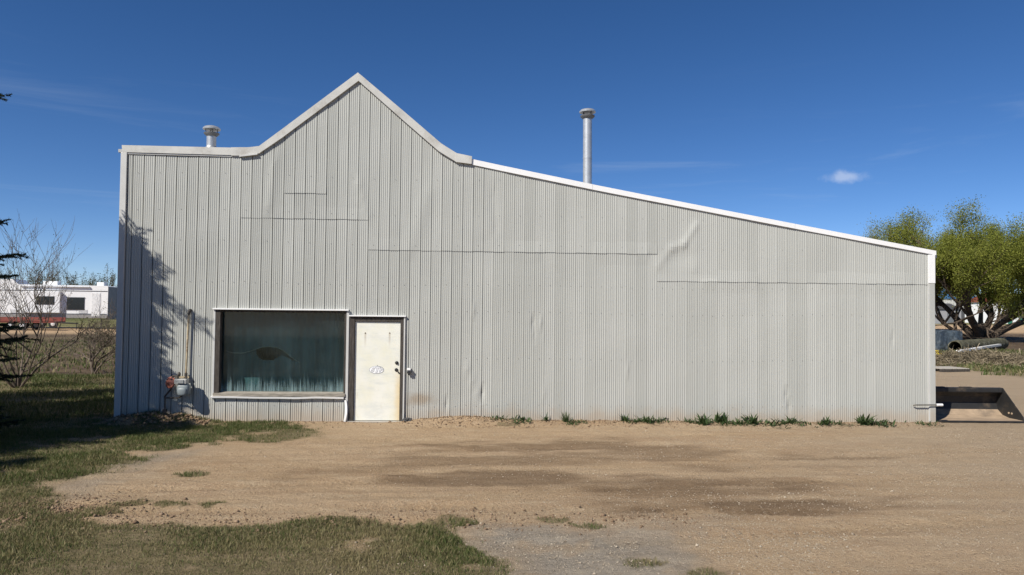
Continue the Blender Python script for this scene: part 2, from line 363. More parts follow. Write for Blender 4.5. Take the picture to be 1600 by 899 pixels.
pt = np.array([p[0] for p in prof]); po = np.array([p[1] for p in prof])
pt2 = pt.copy(); pt2[1:3] = (.0062, .0065); pt1 = pt.copy(); pt1[1:3] = (.0118, .0121)
DENTS = []
for (u0, v0, u1, v1, wd, am) in ((1028, 415, 1050, 388, .09, .010), (1050, 388, 1068, 382, .08, .012), (1068, 382, 1087, 352, .07, .013), (1050, 405, 1080, 400, .16, -.010), (1086, 360, 1084, 420, .10, .008), (1228, 618, 1233, 640, .05, -.02), (832, 496, 835, 520, .035, -.022), (845, 505, 849, 520, .03, .014), (738, 470, 741, 490, .03, .012), (754, 615, 757, 628, .035, -.03), (697, 630, 698, 640, .03, -.02), (1393, 528, 1395, 540, .03, -.015), (430, 250, 420, 330, .08, .012), (560, 280, 575, 340, .08, .014), (770, 300, 775, 360, .08, -.012), (845, 605, 850, 612, .04, .012), (775, 400, 840, 395, .06, .010), (930, 396, 1010, 398, .05, .008), (1100, 441, 1180, 443, .06, .009), (1280, 443, 1420, 444, .05, .008), (670, 300, 640, 390, .15, .012), (980, 575, 980, 590, .03, .01), (730, 578, 745, 612, .06, .012)):
    DENTS.append((*W(u0, v0), *W(u1, v1), wd, am))
def dent(x, z):
    o = .0045*math.sin(x*2.3+1.7*math.sin(z*1.1))*math.sin(z*2.1+x*.7)+.003*math.sin(z*5.3+x*3.1)*math.sin(x*5.7+2)
    for xa, za, xb, zb, wd, am in DENTS:
        dx, dz_ = xb-xa, zb-za; L2 = dx*dx+dz_*dz_; tt = max(0, min(1, ((x-xa)*dx+(z-za)*dz_)/L2)); dd = math.hypot(x-xa-tt*dx, z-za-tt*dz_)
        if dd < 3*wd: o += am*math.exp(-(dd/wd)**2)
    return o
fwall = MB()
panels = []
K = int(math.ceil((15.76-S0)/PITCHX))
cuts_x = sorted([WX0, WX1, DX0, DX1])
for k in range(-1, K):
    x0 = S0+k*PITCHX; x1 = min(x0+PITCHX, 15.76)
    if k == -1: x0 = .085; x1 = S0
    if k < 10: zs_ = []
    elif k < 22: zs_ = [3.88] if not 14 <= k < 18 else [3.88, 4.37]
    elif k < 50: zs_ = [3.30]
    else: zs_ = [2.77]
    rows = list(zip([-.12]+zs_, zs_+[99]))
    for ri, (za, zb) in enumerate(rows):
        roff = .004*ri
        bx = [x0]+[c_ for c_ in cuts_x if x0+.002 < c_ < x1-.002]+[x1]
        for xa, xb in zip(bx[:-1], bx[1:]):
            xm = (xa+xb)/2; iv = [(za, zb)]
            for ox0, ox1, oz0, oz1 in OPEN:
                if ox0 < xm < ox1:
                    nv = []
                    for a, b2 in iv:
                        if oz0 > a: nv.append((a, min(b2, oz0)))
                        if oz1 < b2: nv.append((max(a, oz1), b2))
                    iv = [q for q in nv if q[1]-q[0] > .02]
            for a, b2 in iv:
                pk0 = pt1 if k < 34 else pt2
                ts = sorted({xa-x0, xb-x0} | {p for p in pk0 if xa-x0 < p < xb-x0})
                os_ = np.interp(ts, pk0, po)
                top = b2 if b2 < 90 else None
                hgt_ = (top if top else rtop(xm))-a
                n = max(2, int(hgt_/(.07 if (50 <= k <= 55 and ri == 1) else .22)))
                vs = []
                for i in range(n+1):
                    for tt, oo in zip(ts, os_):
                        x = x0+tt; zt = top if top else rtop(x)-.075
                        z = a+(zt-a)*i/n
                        dd = dent(x, z)
                        flare = .004*max(0, 1-(z-a)/.12)*(1 if ri else 0)*(.3+1.4*abs(math.sin(k*2.7+.3*k*k)))
                        vs.append((x, -(.022+oo+roff+dd+flare), z-(.004*math.sin(k*1.9) if (i == 0 and ri) else 0)))
                c_ = len(ts); P = MB()
                P.add(vs, [(i*c_+j, i*c_+j+1, (i+1)*c_+j+1, (i+1)*c_+j) for i in range(n) for j in range(c_-1)]); panels.append((P, k, ri))
                if a < 0 or ri == 0 or True:
                    zt0 = top if top else rtop(xa)-.075; zt1 = top if top else rtop(xb)-.075
                    fwall.add([(xa, .012, a), (xb, .012, a), (xb, .012, zt1), (xa, .012, zt0)], [(0, 1, 2, 3)])
fw = fwall.build('front_wall', M_BACK, bld)
for P, k, ri in panels: P.build('siding_panel', M_SID, fw, fix=False)
# screws in rows along the girts
sc = MB()
for zg in (.32, 1.22, 2.12, 2.64, 3.42, 4.0, 4.7):
    for k in range(0, K-1):
        x = S0+k*PITCHX+.0112+rib*2+.02*0+.019; z = zg+.012*math.sin(k*3.3)+.02*math.sin(k*.21)
        if z > rtop(x)-.2 or any(a-.03 < x < b2+.03 and c_-.05 < z < d_+.05 for a, b2, c_, d_ in OPEN): continue
        if k % 2 and zg > 3: continue
        y = -(.034+dent(x, z)+(.007 if z > (9 if k < 10 else 3.88 if k < 22 else 3.3 if k < 50 else 2.77) else 0))
        sc.lathe([(.0055, 0), (.005, .003), (.003, .004)], (x, y, z), 6, M=Matrix.Rotation(rad(90), 3, 'X'))
so_ = sc.build('screws', MAT('dull_screws', (.22, .215, .2), .5), fw); so_['kind'] = 'stuff'
# other walls (ribbed steel) and roof
def ribwall(A, B, ztop, name, n=None):
    A = Vector(A); B = Vector(B); L = (B-A).length; d = (B-A)/L; nr = Vector((d.y, -d.x, 0)); mb = MB(); vs = []; xs = []
    n = int(L/.2)
    for i in range(n):
        for tt, o in ((0, 0), (.13, 0), (.145, .018), (.185, .018), (.1999, 0)): xs.append((i*.2+tt, o))
    xs = [q for q in xs if q[0] <= L]+[(L, 0)]
    for tt, o in xs:
        p = A+d*tt+nr*o; vs += [(p.x, p.y, -.1), (p.x, p.y, ztop(p))]
    mb.add(vs, [(2*i, 2*i+2, 2*i+3, 2*i+1) for i in range(len(xs)-1)]); return mb.build(name, M_SID, bld, fix=False)
ribwall((.0, DEPTH, 0), (.0, .05, 0), lambda p: pe[0][1]-.12, 'side_wall')
ribwall((XR, .05, 0), (XR, DEPTH, 0), lambda p: pe[-1][1]-.08, 'side_wall')
ribwall((XR, DEPTH, 0), (0, DEPTH, 0), lambda p: rtop(p.x)-.1, 'rear_wall')
rf = MB(); rp = [(x, z-.05) for x, z in [(-.12, pe[0][1])]+pe[1:]]; rp[-1] = (XR+.1, pe[-1][1]-.07)
n = len(rp); vs = []
for yy in (.02, DEPTH+.25):
    for dz_ in (0, -.06): vs += [(x, yy, z+dz_-.01) for x, z in rp]
fs2 = []
for i in range(n-1): fs2 += [(i, i+1, 2*n+i+1, 2*n+i), (n+i, n+i+1, 3*n+i+1, 3*n+i), (i, i+1, n+i+1, n+i), (2*n+i, 2*n+i+1, 3*n+i+1, 3*n+i)]
fs2 += [(0, n, 3*n, 2*n), (n-1, 2*n-1, 4*n-1, 3*n-1)]
rf.add(vs, fs2); roof = rf.build('roof', M_ROOF, bld)
# roof ribs on the slopes
for (xa, za), (xb, zb) in zip(rp[:-1], rp[1:]):
    q = MB()
    for yy in np.arange(.5, DEPTH, .6): q.add([(xa, yy-.03, za+.0), (xb, yy-.03, zb+.0), (xb, yy, zb+.028), (xa, yy, za+.028), (xa, yy+.03, za), (xb, yy+.03, zb)], [(0, 1, 2, 3), (3, 2, 5, 4)])
    if xb-xa > .5: q.build('roof_ribs', M_ROOF, roof, fix=False)
# interior floor slab so that the shop is closed below
MB().box(.05, XR-.05, .06, DEPTH-.05, -.05, .004).build('floor_slab', MAT('dusty_concrete', (.16, .155, .145), .9), bld)
# fascia flashing, piece by piece (px corners: top-left, top-right, bottom-right, bottom-left)
def fascia(pix, y0, mat, y1=.10, name='fascia_flashing'):
    pts = [W(u, v) for u, v in pix]; mb = MB(); mb.prism([(x, z) for x, z in pts], y0, y1); return mb.build(name, mat, bld)
fascia([(192.5, 228), (364, 232), (364, 243.6), (193.5, 239)], -.060, M_FASG)
fascia([(363, 231.6), (390, 231.5), (407, 229.5), (408, 240.5), (388, 244.5), (363, 244.4)], -.066, M_FASG)
fascia([(406, 230), (440, 205), (560, 115.5), (561.5, 128), (442, 217), (408, 240)], -.074, M_FASG)
fascia([(559.5, 115.3), (565, 119.5), (640, 183), (690, 226), (714, 241), (713, 254.5), (686, 238), (633, 192), (561, 128.3)], -.080, M_FASG)
fascia([(712.5, 240.7), (737.5, 246), (736.8, 257.8), (712.5, 254.6)], -.090, M_FASG)
wt = [(737, 249.5), (790, 261), (925, 289), (1013, 306.5), (1240, 350.5), (1460, 392.6)]; wb = [(737, 258.3), (790, 269.5), (925, 297.2), (1013, 314.4), (1240, 358), (1460, 399.3)]
for i in range(5): fascia([wt[i], wt[i+1], wb[i+1], wb[i]], -.058-.005*(i % 2), M_FASW, .16+.003*(i % 2))
# thin drip line under the left flashing
fascia([(194, 239.5), (378, 244.6), (378, 246.2), (194, 241.4)], -.045, M_TRIM, .0, 'drip_edge')
fascia([(376, 244.8), (404, 241.5), (404, 243.2), (376, 246.6)], -.085, M_TRIM, .0, 'drip_edge')
# corner trims
def vtrim(xa, xb, za, zb, y0, mat, name='corner_trim', y1=.14, bev=.006):
    return MB().box(xa, xb, y0, y1, za, zb, bev=bev).build(name, mat, bld)
vtrim(-.035, .078, -.1, pe[0][1]-.135, -.058, M_TRIM)
zc = W(1452, 443)[1]
vtrim(15.765, XR+.012, zc, W(1452, 398.5)[1], -.062, M_FASW)
vtrim(15.785, XR+.006, .02, zc, -.055, M_SID)
MB().box(15.762, 15.782, -.05, -.01, .0, zc).build('corner_trim', M_TRIM, bld)

# ---- window
win = empty('window'); win.parent = bld
Y0, Y1 = -.045, .13
jl = W(344.5, 550)[0]
MB().box(WX0-.0, jl, Y0, Y1, WZ0, WZ1, bev=.006).build('jamb', M_WOODD, win)
MB().box(WX1-.035, WX1, Y0+.004, Y1, WZ0, WZ1, bev=.006).build('jamb', M_WOODD, win)
MB().box(jl, WX1-.035, Y0+.03, Y1, WZ1-.04, WZ1-.002, bev=.004).build('header', M_WOODD, win)
q = MB(); q.prism([(WX0, 0), (WX1, 0), (WX1-.01, .075), (WX0+.08, .085)], 0, 1)
sill = MB(); sx0, sx1 = WX0-.01, WX1
sill.add([(sx0, -.075, WZ0-.05), (sx1, -.075, WZ0-.05), (sx1, -.075, WZ0+.006), (sx0, -.075, WZ0+.006), (sx0, Y1, WZ0-.05), (sx1, Y1, WZ0-.05), (sx1, Y1, WZ0+.035), (sx0, Y1, WZ0+.035)],
         [(0, 1, 2, 3), (4, 7, 6, 5), (0, 4, 5, 1), (3, 2, 6, 7), (0, 3, 7, 4), (1, 5, 6, 2)]); sill.build('sill', MAT('worn_sill_wood', (.27, .245, .205), .85, 0, .5, 9, .5, 60, .2, (.6, 4, 5)), win)
MB().box(WX0-.05, WX1+.045, -.085, .0, WZ1+.002, WZ1+.028, bev=.004).build('drip_flashing', M_FASW, win)
MB().box(WX1+.004, WX1+.052, -.052, .0, .03, WZ1-.001, bev=.004).build('side_flashing', M_TRIM, win)
MB().box(WX0-.038, WX0-.003, -.05, .0, WZ0-.05, WZ1-.001, bev=.004).build('side_flashing', M_TRIM, win)
fl = MB()
nseg = 24
vs = []
for i in range(nseg+1):
    x = WX0-.05+(WX1-WX0+.03)*i/nseg; bend = -.014*math.exp(-((x-(WX0+1.55))/.25)**2)+.006*math.sin(x*4)
    z = WZ0-.055+bend; vs += [(x, -.085, z-.03), (x, -.092, z), (x, .0, z+.004), (x, .0, z-.026)]
fl.add(vs, [(4*i+j, 4*i+4+j, 4*i+4+(j+1) % 4, 4*i+(j+1) % 4) for i in range(nseg) for j in range(4)]+[(0, 1, 2, 3), (4*nseg+3, 4*nseg+2, 4*nseg+1, 4*nseg)]); fl.build('sill_flashing', M_FASW, win)
# glass with dust streaks
m, t, b = newmat('dirty_window_glass'); pos = t.n('NewGeometry').outputs['Position']; q_ = t.xyz(pos)
stk_ = t.noise(pos, 5, 6, .7, (7, 1, .35)); fin = t.noise(pos, 16, 4, .6, (4, 1, .25))
low = t.ramp(q_[2], WZ0+.42, WZ0+.02); mid_ = t.ramp(q_[2], WZ0+1.2, WZ0+.2)
d1 = t.math('MULTIPLY', t.ramp(t.math('ADD', stk_, t.math('MULTIPLY', low, .22)), .56, .86), t.math('ADD', .10, t.math('ADD', t.math('MULTIPLY', low, .42), t.math('MULTIPLY', mid_, .08))))
d2 = t.math('MULTIPLY', t.ramp(fin, .62, .8), .05)
film = t.math('MULTIPLY', t.ramp(t.noise(pos, 1.1, 4, .6), .3, .8), .05)
dirt_ = t.math('ADD', t.math('ADD', d1, d2), film, clamp=True)
tr = t.n('BsdfTransparent'); tr.inputs[0].default_value = (.80, .88, .87, 1)
gl = t.n('BsdfGlossy'); gl.inputs['Roughness'].default_value = .03; gl.inputs['Color'].default_value = (.9, .97, 1, 1)
fr = t.n('Fresnel'); fr.inputs['IOR'].default_value = 1.55
ms = t.n('MixShader'); t.put(ms.inputs[0], t.math('MULTIPLY', fr.outputs[0], .8)); t.put(ms.inputs[1], tr.outputs[0]); t.put(ms.inputs[2], gl.outputs[0])
df = t.n('BsdfDiffuse'); df.inputs[0].default_value = (.25, .36, .37, 1)
ms2 = t.n('MixShader'); t.put(ms2.inputs[0], dirt_); t.put(ms2.inputs[1], ms.outputs[0]); t.put(ms2.inputs[2], df.outputs[0])
t.t.links.new(ms2.outputs[0], t.t.nodes['Material Output'].inputs[0])
MB().box(jl-.005, WX1-.03, .07, .076, WZ0+.03, WZ1-.03).build('glass_pane', m, win)
# torn plastic film hung just inside the glass
yF = .17
def WF(u, v): return W(u, v, yF)
hole = [WF(*p) for p in ((400, 546), (407, 543), (420, 541.5), (433, 543), (443, 547.5), (453, 556), (468, 566.5), (455, 562), (443, 556), (436, 557), (428, 562.5), (414, 563.5), (405, 560), (401, 553))]
nx, nz = 150, 96; fx0, fx1, fz0, fz1 = WX0+.02, WX1+.1, WZ0-.05, WZ1+.05
vs = []; fcs = []
for j in range(nz+1):
    for i in range(nx+1):
        x = fx0+(fx1-fx0)*i/nx; z = fz0+(fz1-fz0)*j/nz
        vs.append((x, yF+.012*math.sin(x*17+1.5*math.sin(z*2))+.008*math.sin(x*41+z), z))
hx = np.array([v[0] for v in vs]); hz = np.array([v[2] for v in vs])
for j in range(nz):
    for i in range(nx):
        a = j*(nx+1)+i; cx_ = (vs[a][0]+vs[a+1][0])/2; cz_ = (vs[a][2]+vs[a+nx+1][2])/2
        if not bool(inpoly(np.array(cx_), np.array(cz_), hole)): fcs.append((a, a+1, a+nx+2, a+nx+1))
film_o = MB(); film_o.add(vs, fcs)
fo = film_o.build('window_film', MAT('teal_plastic_film', (.036, .078, .100), .45, 0, .35, 2, 0, 1, .3, (3, 1, .4)), None, smooth=True, fix=False)
tag(fo, 'torn dark teal plastic film hanging behind the shop window glass', 'film')
edge = MB(); edge.tube([(*WF(u, v),) and (WF(u, v)[0], yF-.02, WF(u, v)[1]) for u, v in ((352, 547), (358, 550), (366, 551.5), (378, 552), (390, 549.5), (400, 546), (407, 543), (420, 541.5), (433, 543), (443, 547.5), (453, 556), (468, 566.5))], .007, 6)
edge.build('edge_highlight', MAT('film_edge_highlight', (.15, .19, .19), .4), fo, smooth=True)  # lighter tube stands in for the highlight along the torn edge
# things standing on the inside ledge
lz = WZ0-.02
ledge = MB().box(WX0+.05, WX1+.1, yF-.065, yF-.03, lz-.05, lz+.03)
tb = MB(); bx_, bz_ = W(395, 600, .135)
prf = []
for i in range(9): prf += [(.0, 0)]
tub = MB(); hh = .24
pr = [(.12, 0)]
for i in range(6): zz = hh*i/6; rr_ = .125+.03*i/6; pr += [(rr_, zz+.004), (rr_+.006, zz+.012), (rr_+.006, zz+.022), (rr_, zz+.03)]
pr += [(.168, hh), (.168, hh+.012), (.155, hh+.012), (.12, .01)]
tub.lathe([(r*.95, z) for r, z in pr], (0, 0, 0), 20, M=Matrix(((1, 0, 0), (0, .16, 0), (0, 0, 1))))
to = tub.build('plastic_tub', MAT('pale_teal_plastic', (.30, .46, .44), .5), None, smooth=True); to.location = (bx_, yF-.052, WZ0+.035)
tag(to, 'pale teal ribbed tub standing inside behind the dusty window glass', 'tub')
bo = MB().box(-.27, .27, -.025, .025, 0, .045, bev=.005).build('wooden_board', MAT('pale_board', (.22, .25, .19), .7), None); q2 = W(455, 606, .13); bo.location = (q2[0], yF-.055, WZ0+.055)
tag(bo, 'pale short board lying on the inside of the window sill', 'board')

# ---- door
door = empty('door'); door.parent = bld
lx0, lx1 = W(554, 580)[0], W(625, 580)[0]; lz0, lz1 = .02, W(590, 503)[1]
m, t, b = newmat('stained_cream_door'); pos = t.n('NewGeometry').outputs['Position']; q_ = t.xyz(pos)
c = t.mix(t.ramp(t.noise(pos, 2.2, 6, .6, (1, 1, .6)), .35, .7), (.75, .75, .68), (.71, .70, .57))
c = t.mix(t.math('MULTIPLY', t.ramp(t.noise(pos, 3.5, 6, .7, (.5, 1, 1.6)), .45, .68), .7), c, (.60, .62, .58))
edge_ = t.ramp(t.math('ADD', q_[0], t.math('MULTIPLY', t.noise(pos, 6, 4), .10)), lx1-.09, lx1+.04)
c = t.mix(t.math('MULTIPLY', t.math('MULTIPLY', edge_, t.ramp(q_[2], 1.15, .6)), .6), c, (.66, .48, .20))
for u in (571, 609):
    xx, zz = W(u, 521); dx_ = t.math('ABSOLUTE', t.math('SUBTRACT', q_[0], xx)); run = t.math('MULTIPLY', t.ramp(dx_, .03, .004), t.math('MULTIPLY', t.ramp(q_[2], zz-.32, zz), t.ramp(q_[2], zz+.015, zz)))
    c = t.mix(t.math('MULTIPLY', run, .5), c, (.33, .26, .17))
c = t.mix(t.math('MULTIPLY', t.ramp(t.noise(pos, 4, 6, .75, (1.5, 1, .6)), .55, .75), t.math('MULTIPLY', t.ramp(q_[2], 1.2, .3), .8)), c, (.55, .47, .30))
t.put(b.inputs['Base Color'], c); b.inputs['Roughness'].default_value = .45
leaf = MB().box(lx0, lx1, -.012, .035, lz0+.015, lz1, bev=.004).build('door_leaf', m, door)
MB().box(DX0, lx0-.004, -.05, .06, -.05, DZ1, bev=.006).build('jamb', M_WOODD, door)
MB().box(lx1+.004, lx1+.062, -.046, .06, -.05, DZ1, bev=.006).build('jamb', M_WOODD, door)
MB().box(lx0-.002, lx1+.002, -.04, .06, lz1+.004, DZ1-.002, bev=.005).build('header', M_WOODD, door)
MB().box(DX0-.012, lx1+.105, -.088, .0, DZ1+.001, DZ1+.024, bev=.004).build('drip_flashing', M_FASW, door)
MB().box(lx1+.066, lx1+.094, -.062, .0, .05, DZ1-.001, bev=.004).build('side_flashing', M_TRIM, door)
MB().box(DX0-.01, lx1+.07, -.09, .06, -.05, lz0+.006, bev=.006).build('threshold', M_WOODG, door)
# bent loose flashing at the foot of the left jamb
fb = MB(); vs = []
zt_ = W(545, 625)[1]
for i in range(9):
    f = i/8; x = DX0-.05+.03*math.sin(f*3)-.018*f; y = -.06-.05*math.sin(f*3.1)*f; z = zt_*(1-f)+.0*f
    vs += [(x-.028, y, z), (x+.012, y-.012, z), (x+.026, y+.02, z)]
fb.add(vs, [(3*i+j, 3*i+j+1, 3*i+4+j, 3*i+3+j) for i in range(8) for j in range(2)]); fb.build('bent_flashing', M_FASW, door, fix=False)
# hardware
hxk, hz1 = W(620, 567)[0], W(620, 567)[1]; hz2 = W(619, 578)[1]
RX = Matrix.Rotation(rad(90), 3, 'X')
MB().lathe([(.033, 0), (.033, .012), (.024, .022), (.016, .026), (.015, .034)], (hxk, -.012, hz1), 16, M=RX).build('deadbolt', M_DARK, door, smooth=True)
kn = MB(); kn.lathe([(.033, 0), (.033, .01), (.014, .016), (.013, .05), (.018, .052)], (hxk-.005, -.012, hz2), 16, M=RX)
kn.tube([(hxk-.005, -.062, hz2), (hxk+.015, -.064, hz2-.008), (hxk+.04, -.062, hz2-.04), (hxk+.055, -.058, hz2-.062)], [.011, .012, .010, .008], 8); kn.build('handle', M_DARK, door, smooth=True)
for u in (571, 609):
    xx, zz = W(u, 520.5); MB().lathe([(.012, 0), (.011, .006), (.005, .009)], (xx, -.012, zz), 8, M=RX).build('screw', MAT('rusty_screw', (.09, .055, .035), .7), door)
# oval emblem with raised script letters
ex, ez = W(588.5, 578); em = MB()
M_EMW = MAT('emblem_white', (.82, .83, .84), .4, 0, .03); M_EMG = MAT('emblem_grey', (.13, .14, .16), .5, 0, .1)
def oval(rx, rz, y0, y1, mi, n=28): em.prism([(ex+rx*math.cos(2*math.pi*i/n), ez+rz*math.sin(2*math.pi*i/n)) for i in range(n)], y0, y1, mi)
oval(.140, .074, -.0155, -.0125, 1); oval(.134, .069, -.0185, -.016, 0)
def letters(ch, off, size, z, depth, mi, xo, sh=.35, bold=0):
    cu_ = bpy.data.curves.new('l', 'FONT'); cu_.body = ch; cu_.size = size; cu_.align_x = 'CENTER'; cu_.shear = sh; cu_.extrude = .0008; cu_.offset = bold; cu_.resolution_u = 4
    ob = bpy.data.objects.new('l', cu_); COL.objects.link(ob); dg = bpy.context.evaluated_depsgraph_get(); me = ob.evaluated_get(dg).to_mesh()
    vs = [(ex+xo+v.co.x, -depth-v.co.z, z+v.co.y) for v in me.vertices]; fs = [tuple(p.vertices) for p in me.polygons]; em.add(vs, fs, mi)
    ob.evaluated_get(dg).to_mesh_clear(); bpy.data.objects.remove(ob); bpy.data.curves.remove(cu_)
for ch, xo, sz, dz_ in (('S', -.078, .105, -.036), ('T', .0, .15, -.050), ('P', .076, .105, -.038)):
    letters(ch, 0, sz, ez+dz_, .0195, 1, xo, .3, .0075); letters(ch, 0, sz, ez+dz_, .0212, 0, xo, .3, .0015)
em.prism([(ex+.01, ez+.068), (ex+.026, ez+.066), (ex+.013, ez+.098)], -.0165, -.0125, 1)
e_o = em.build('emblem', [M_EMW, M_EMG], door, fix=False); e_o['label'] = 'white oval emblem reading STP in outlined slanted letters'

# ---- roof stacks
def stack(name, u, vt, vb, y, dia, label, tall):
    p = AT(u, vb, y); tp = AT(u, vt, y); r = dia/2; o = empty(name, (tp.x, y, p.z-.6)); hh = tp.z-(p.z-.6)
    o.rotation_euler = (0, rad(-.35 if tall else 0), 0)
    mb = MB(); mb.lathe([(r, -.3), (r, hh*.52), (r+.004, hh*.52), (r+.004, hh*.52+.03), (r, hh*.52+.03), (r, hh-.16)], (0, 0, 0), 20); mb.build('pipe', M_GALV, o, smooth=True)
    cp = MB(); cp.lathe([(r*1.0, hh-.22), (r*1.35, hh-.19), (r*1.6, hh-.165), (r*1.62, hh-.145), (r*1.05, hh-.13), (r*.8, hh-.13)], (0, 0, 0), 20); cp.build('collar', M_GALVD, o, smooth=True)
    for a in range(4):
        ca, sa = math.cos(a*math.pi/2+.5), math.sin(a*math.pi/2+.5); MB().tube([(ca*r*1.1, sa*r*1.1, hh-.15), (ca*r*1.3, sa*r*1.3, hh-.05)], .008, 5).build('cap_bracket', M_DARK, o)
    ct = MB(); ct.lathe([(r*1.82, hh-.075), (r*1.85, hh-.05), (r*1.5, hh-.018), (r*.8, hh+.004), (.01, hh+.008)], (0, 0, 0), 20); ct.build('rain_cap', M_GALV, o, smooth=True)
    MB().lathe([(r+.10, -.05), (r+.06, .05), (r+.012, .12), (r+.006, .14)], (0, 0, .45 if tall else .5), 16).build('roof_collar', M_GALV, o, smooth=True)
    tag(o, label, 'chimney'); return o
stack('stove_pipe', 331, 197.5, 232, 1.2, .19, 'short galvanised roof vent with rain cap above the flat wall end', 0)
stack('stove_pipe', 919, 171, 290, 1.4, .195, 'tall galvanised chimney pipe rising above the long sloping roof', 1)

# ---- hooded lamp on the far left side wall
lp = AT(184, 396, .25); lo = empty('wall_lamp', (-.022, .3, lp.z-.05))
lm = MB(); lm.prism([(-.115, .02), (-.0, .14), (.0, .165), (-.13, .035)], -.1, .1); lm.build('hood', MAT('pale_hood', (.42, .42, .40), .5), lo)
lm = MB(); lm.prism([(-.075, -.055), (-.0, -.1), (.0, .13), (-.09, .03)], -.075, .075); lm.build('housing', M_DARK, lo)
tag(lo, 'small dark hooded lamp fixed to the side wall of the metal shop', 'lamp')

# ---- outlet box by the door
ob_x, ob_z = W(639.5, 579); oo = empty('outlet_box', (ob_x, -.035, ob_z))
MB().box(-.032, .032, -.06, .005, -.055, .055, bev=.006).build('box', MAT('grey_cast_box', (.33, .33, .32), .45, .4), oo)
MB().box(-.036, .036, -.085, -.061, .012, .052, bev=.005).build('cover', MAT('white_cover', (.72, .72, .70), .4), oo)
MB().box(-.034, .034, -.075, -.061, -.052, -.008, bev=.004).build('cover', M_DARK, oo)
MB().tube([(0, -.025, -.05), (0, -.025, -.085)], .014, 8).build('cable_gland', M_DARK, oo)
tag(oo, 'small grey weatherproof outlet box on the siding beside the cream door', 'outlet')
# dark rag by the door foot
rg = MB(); bm = bmesh.new(); bmesh.ops.create_icosphere(bm, subdivisions=3, radius=1)
rx_, ry_ = W(637, 662)[0], -.14
for v in bm.verts:
    n_ = 1+.35*math.sin(v.co.x*5+v.co.y*3)*math.sin(v.co.z*6+1)+.2*math.sin(v.co.y*9); v.co = Vector((v.co.x*.085*n_, v.co.y*.06*n_, v.co.z*.05*n_))
me = bpy.data.meshes.new('crumpled_rag'); bm.to_mesh(me); bm.free(); me.materials.append(MAT('dark_rag', (.05, .05, .05), .9)); ro = bpy.data.objects.new('crumpled_rag', me); COL.objects.link(ro); ro.location = (rx_, ry_, .05); tag(ro, 'small dark crumpled rag on the dirt at the foot of the door jamb', 'rag')

# ---- gas meter
gxm, gzm = W(291, 605, -.2); gm = empty('gas_meter', (gxm, 0, 0))
def WM(u, v, y): x, z = W(u, v, y); return (x-gxm, y, z)
M_PIPE = MAT('rusty_yellowed_pipe', (.38, .31, .20), .6, 0, .3, 9, .2, 50, dirt=((.14, .08, .045), .9)); M_PIPED = MAT('dark_pipe', (.07, .06, .05), .6, .2, .3)
M_METER = MAT('grey_meter_paint', (.19, .22, .23), .5, 0, .15); M_METW = MAT('pale_meter_cover', (.40, .40, .38), .5, 0, .3, 14); M_REG = MAT('faded_red_regulator', (.42, .14, .09), .6, 0, .35, 12)
y1 = -.085
top = WM(295.5, 486, y1); btm = WM(290.5, 588, y1)
mb = MB(); mb.tube([btm, (top[0]-.005, y1, top[2]-.05)], .019, 10); mb.build('riser_pipe', M_PIPE, gm, smooth=True)
mb = MB(); mb.tube([(top[0]-.005, y1, top[2]-.07), (top[0]-.003, y1, top[2]-.02), (top[0]+.005, y1+.015, top[2]+.008), (top[0]+.01, y1+.05, top[2]+.012), (top[0]+.012, .01, top[2]+.01)], .026, 10); mb.build('elbow', M_PIPED, gm, smooth=True)
MB().tube([(btm[0], y1, btm[2]+.06), (btm[0], y1, btm[2])], .03, 8).build('coupling', M_PIPED, gm)
mb = MB(); mb.tube([btm, (btm[0], y1-.02, btm[2]-.03), (btm[0]-.01, -.17, btm[2]-.05), (btm[0]-.02, -.22, btm[2]-.09)], .02, 8); mb.build('outlet_pipe', M_PIPED, gm, smooth=True)
MB().box(btm[0]-.17, btm[0]+.06, -.10, -.075, btm[2]-.035, btm[2]-.0).build('bracket', M_PIPE, gm)
# meter body: rounded case with bulging diaphragm covers
def blob(name, c, r, mat, pw=.6, par=gm, sub=3):
    bm = bmesh.new(); bmesh.ops.create_icosphere(bm, subdivisions=sub, radius=1)
    for v in bm.verts:
        d_ = v.co; v.co = Vector([c[i]+r[i]*math.copysign(abs(d_[i])**pw, d_[i]) for i in range(3)])
    me = bpy.data.meshes.new(name); bm.to_mesh(me); bm.free(); me.materials.append(mat); me.polygons.foreach_set('use_smooth', [True]*len(me.polygons))
    o = bpy.data.objects.new(name, me); COL.objects.link(o); o.parent = par; return o
mc = WM(287, 609, -.24)
blob('meter_body', mc, (.115, .085, .115), M_METER, .55)
blob('diaphragm_cover', (mc[0], mc[1]-.07, mc[2]-.03), (.088, .045, .08), M_METER, .7)
tc = WM(285, 596, -.24)
MB().box(tc[0]-.12, tc[0]+.10, -.33, -.16, tc[2]-.045, tc[2]+.045, bev=.02).build('top_case', M_METW, gm, smooth=True)
MB().box(tc[0]-.05, tc[0]+.06, -.345, -.32, tc[2]-.03, tc[2]+.035, bev=.006).build('dial_box', MAT('dial_glass', (.25, .26, .26), .2), gm)
for s in (-.085, .07): MB().tube([(tc[0]+s, -.24, tc[2]+.03), (tc[0]+s, -.24, tc[2]+.085)], .022, 8).build('union_nut', M_PIPED, gm)
rc = WM(266.5, 598, -.22)
rg_ = MB(); rg_.lathe([(.03, -.05), (.06, -.045), (.105, -.02), (.112, 0), (.105, .018), (.06, .04), (.035, .06), (.03, .085)], rc, 20, M=Matrix.Rotation(rad(75), 3, 'X') @ Matrix.Rotation(rad(-25), 3, 'Y')); rg_.build('regulator', M_REG, gm, smooth=True)
mb = MB(); mb.tube([(rc[0], rc[1], rc[2]+.02), (rc[0]+.05, -.23, tc[2]+.10), (tc[0]-.085, -.24, tc[2]+.085)], .02, 8); mb.build('inlet_pipe', M_PIPED, gm, smooth=True)
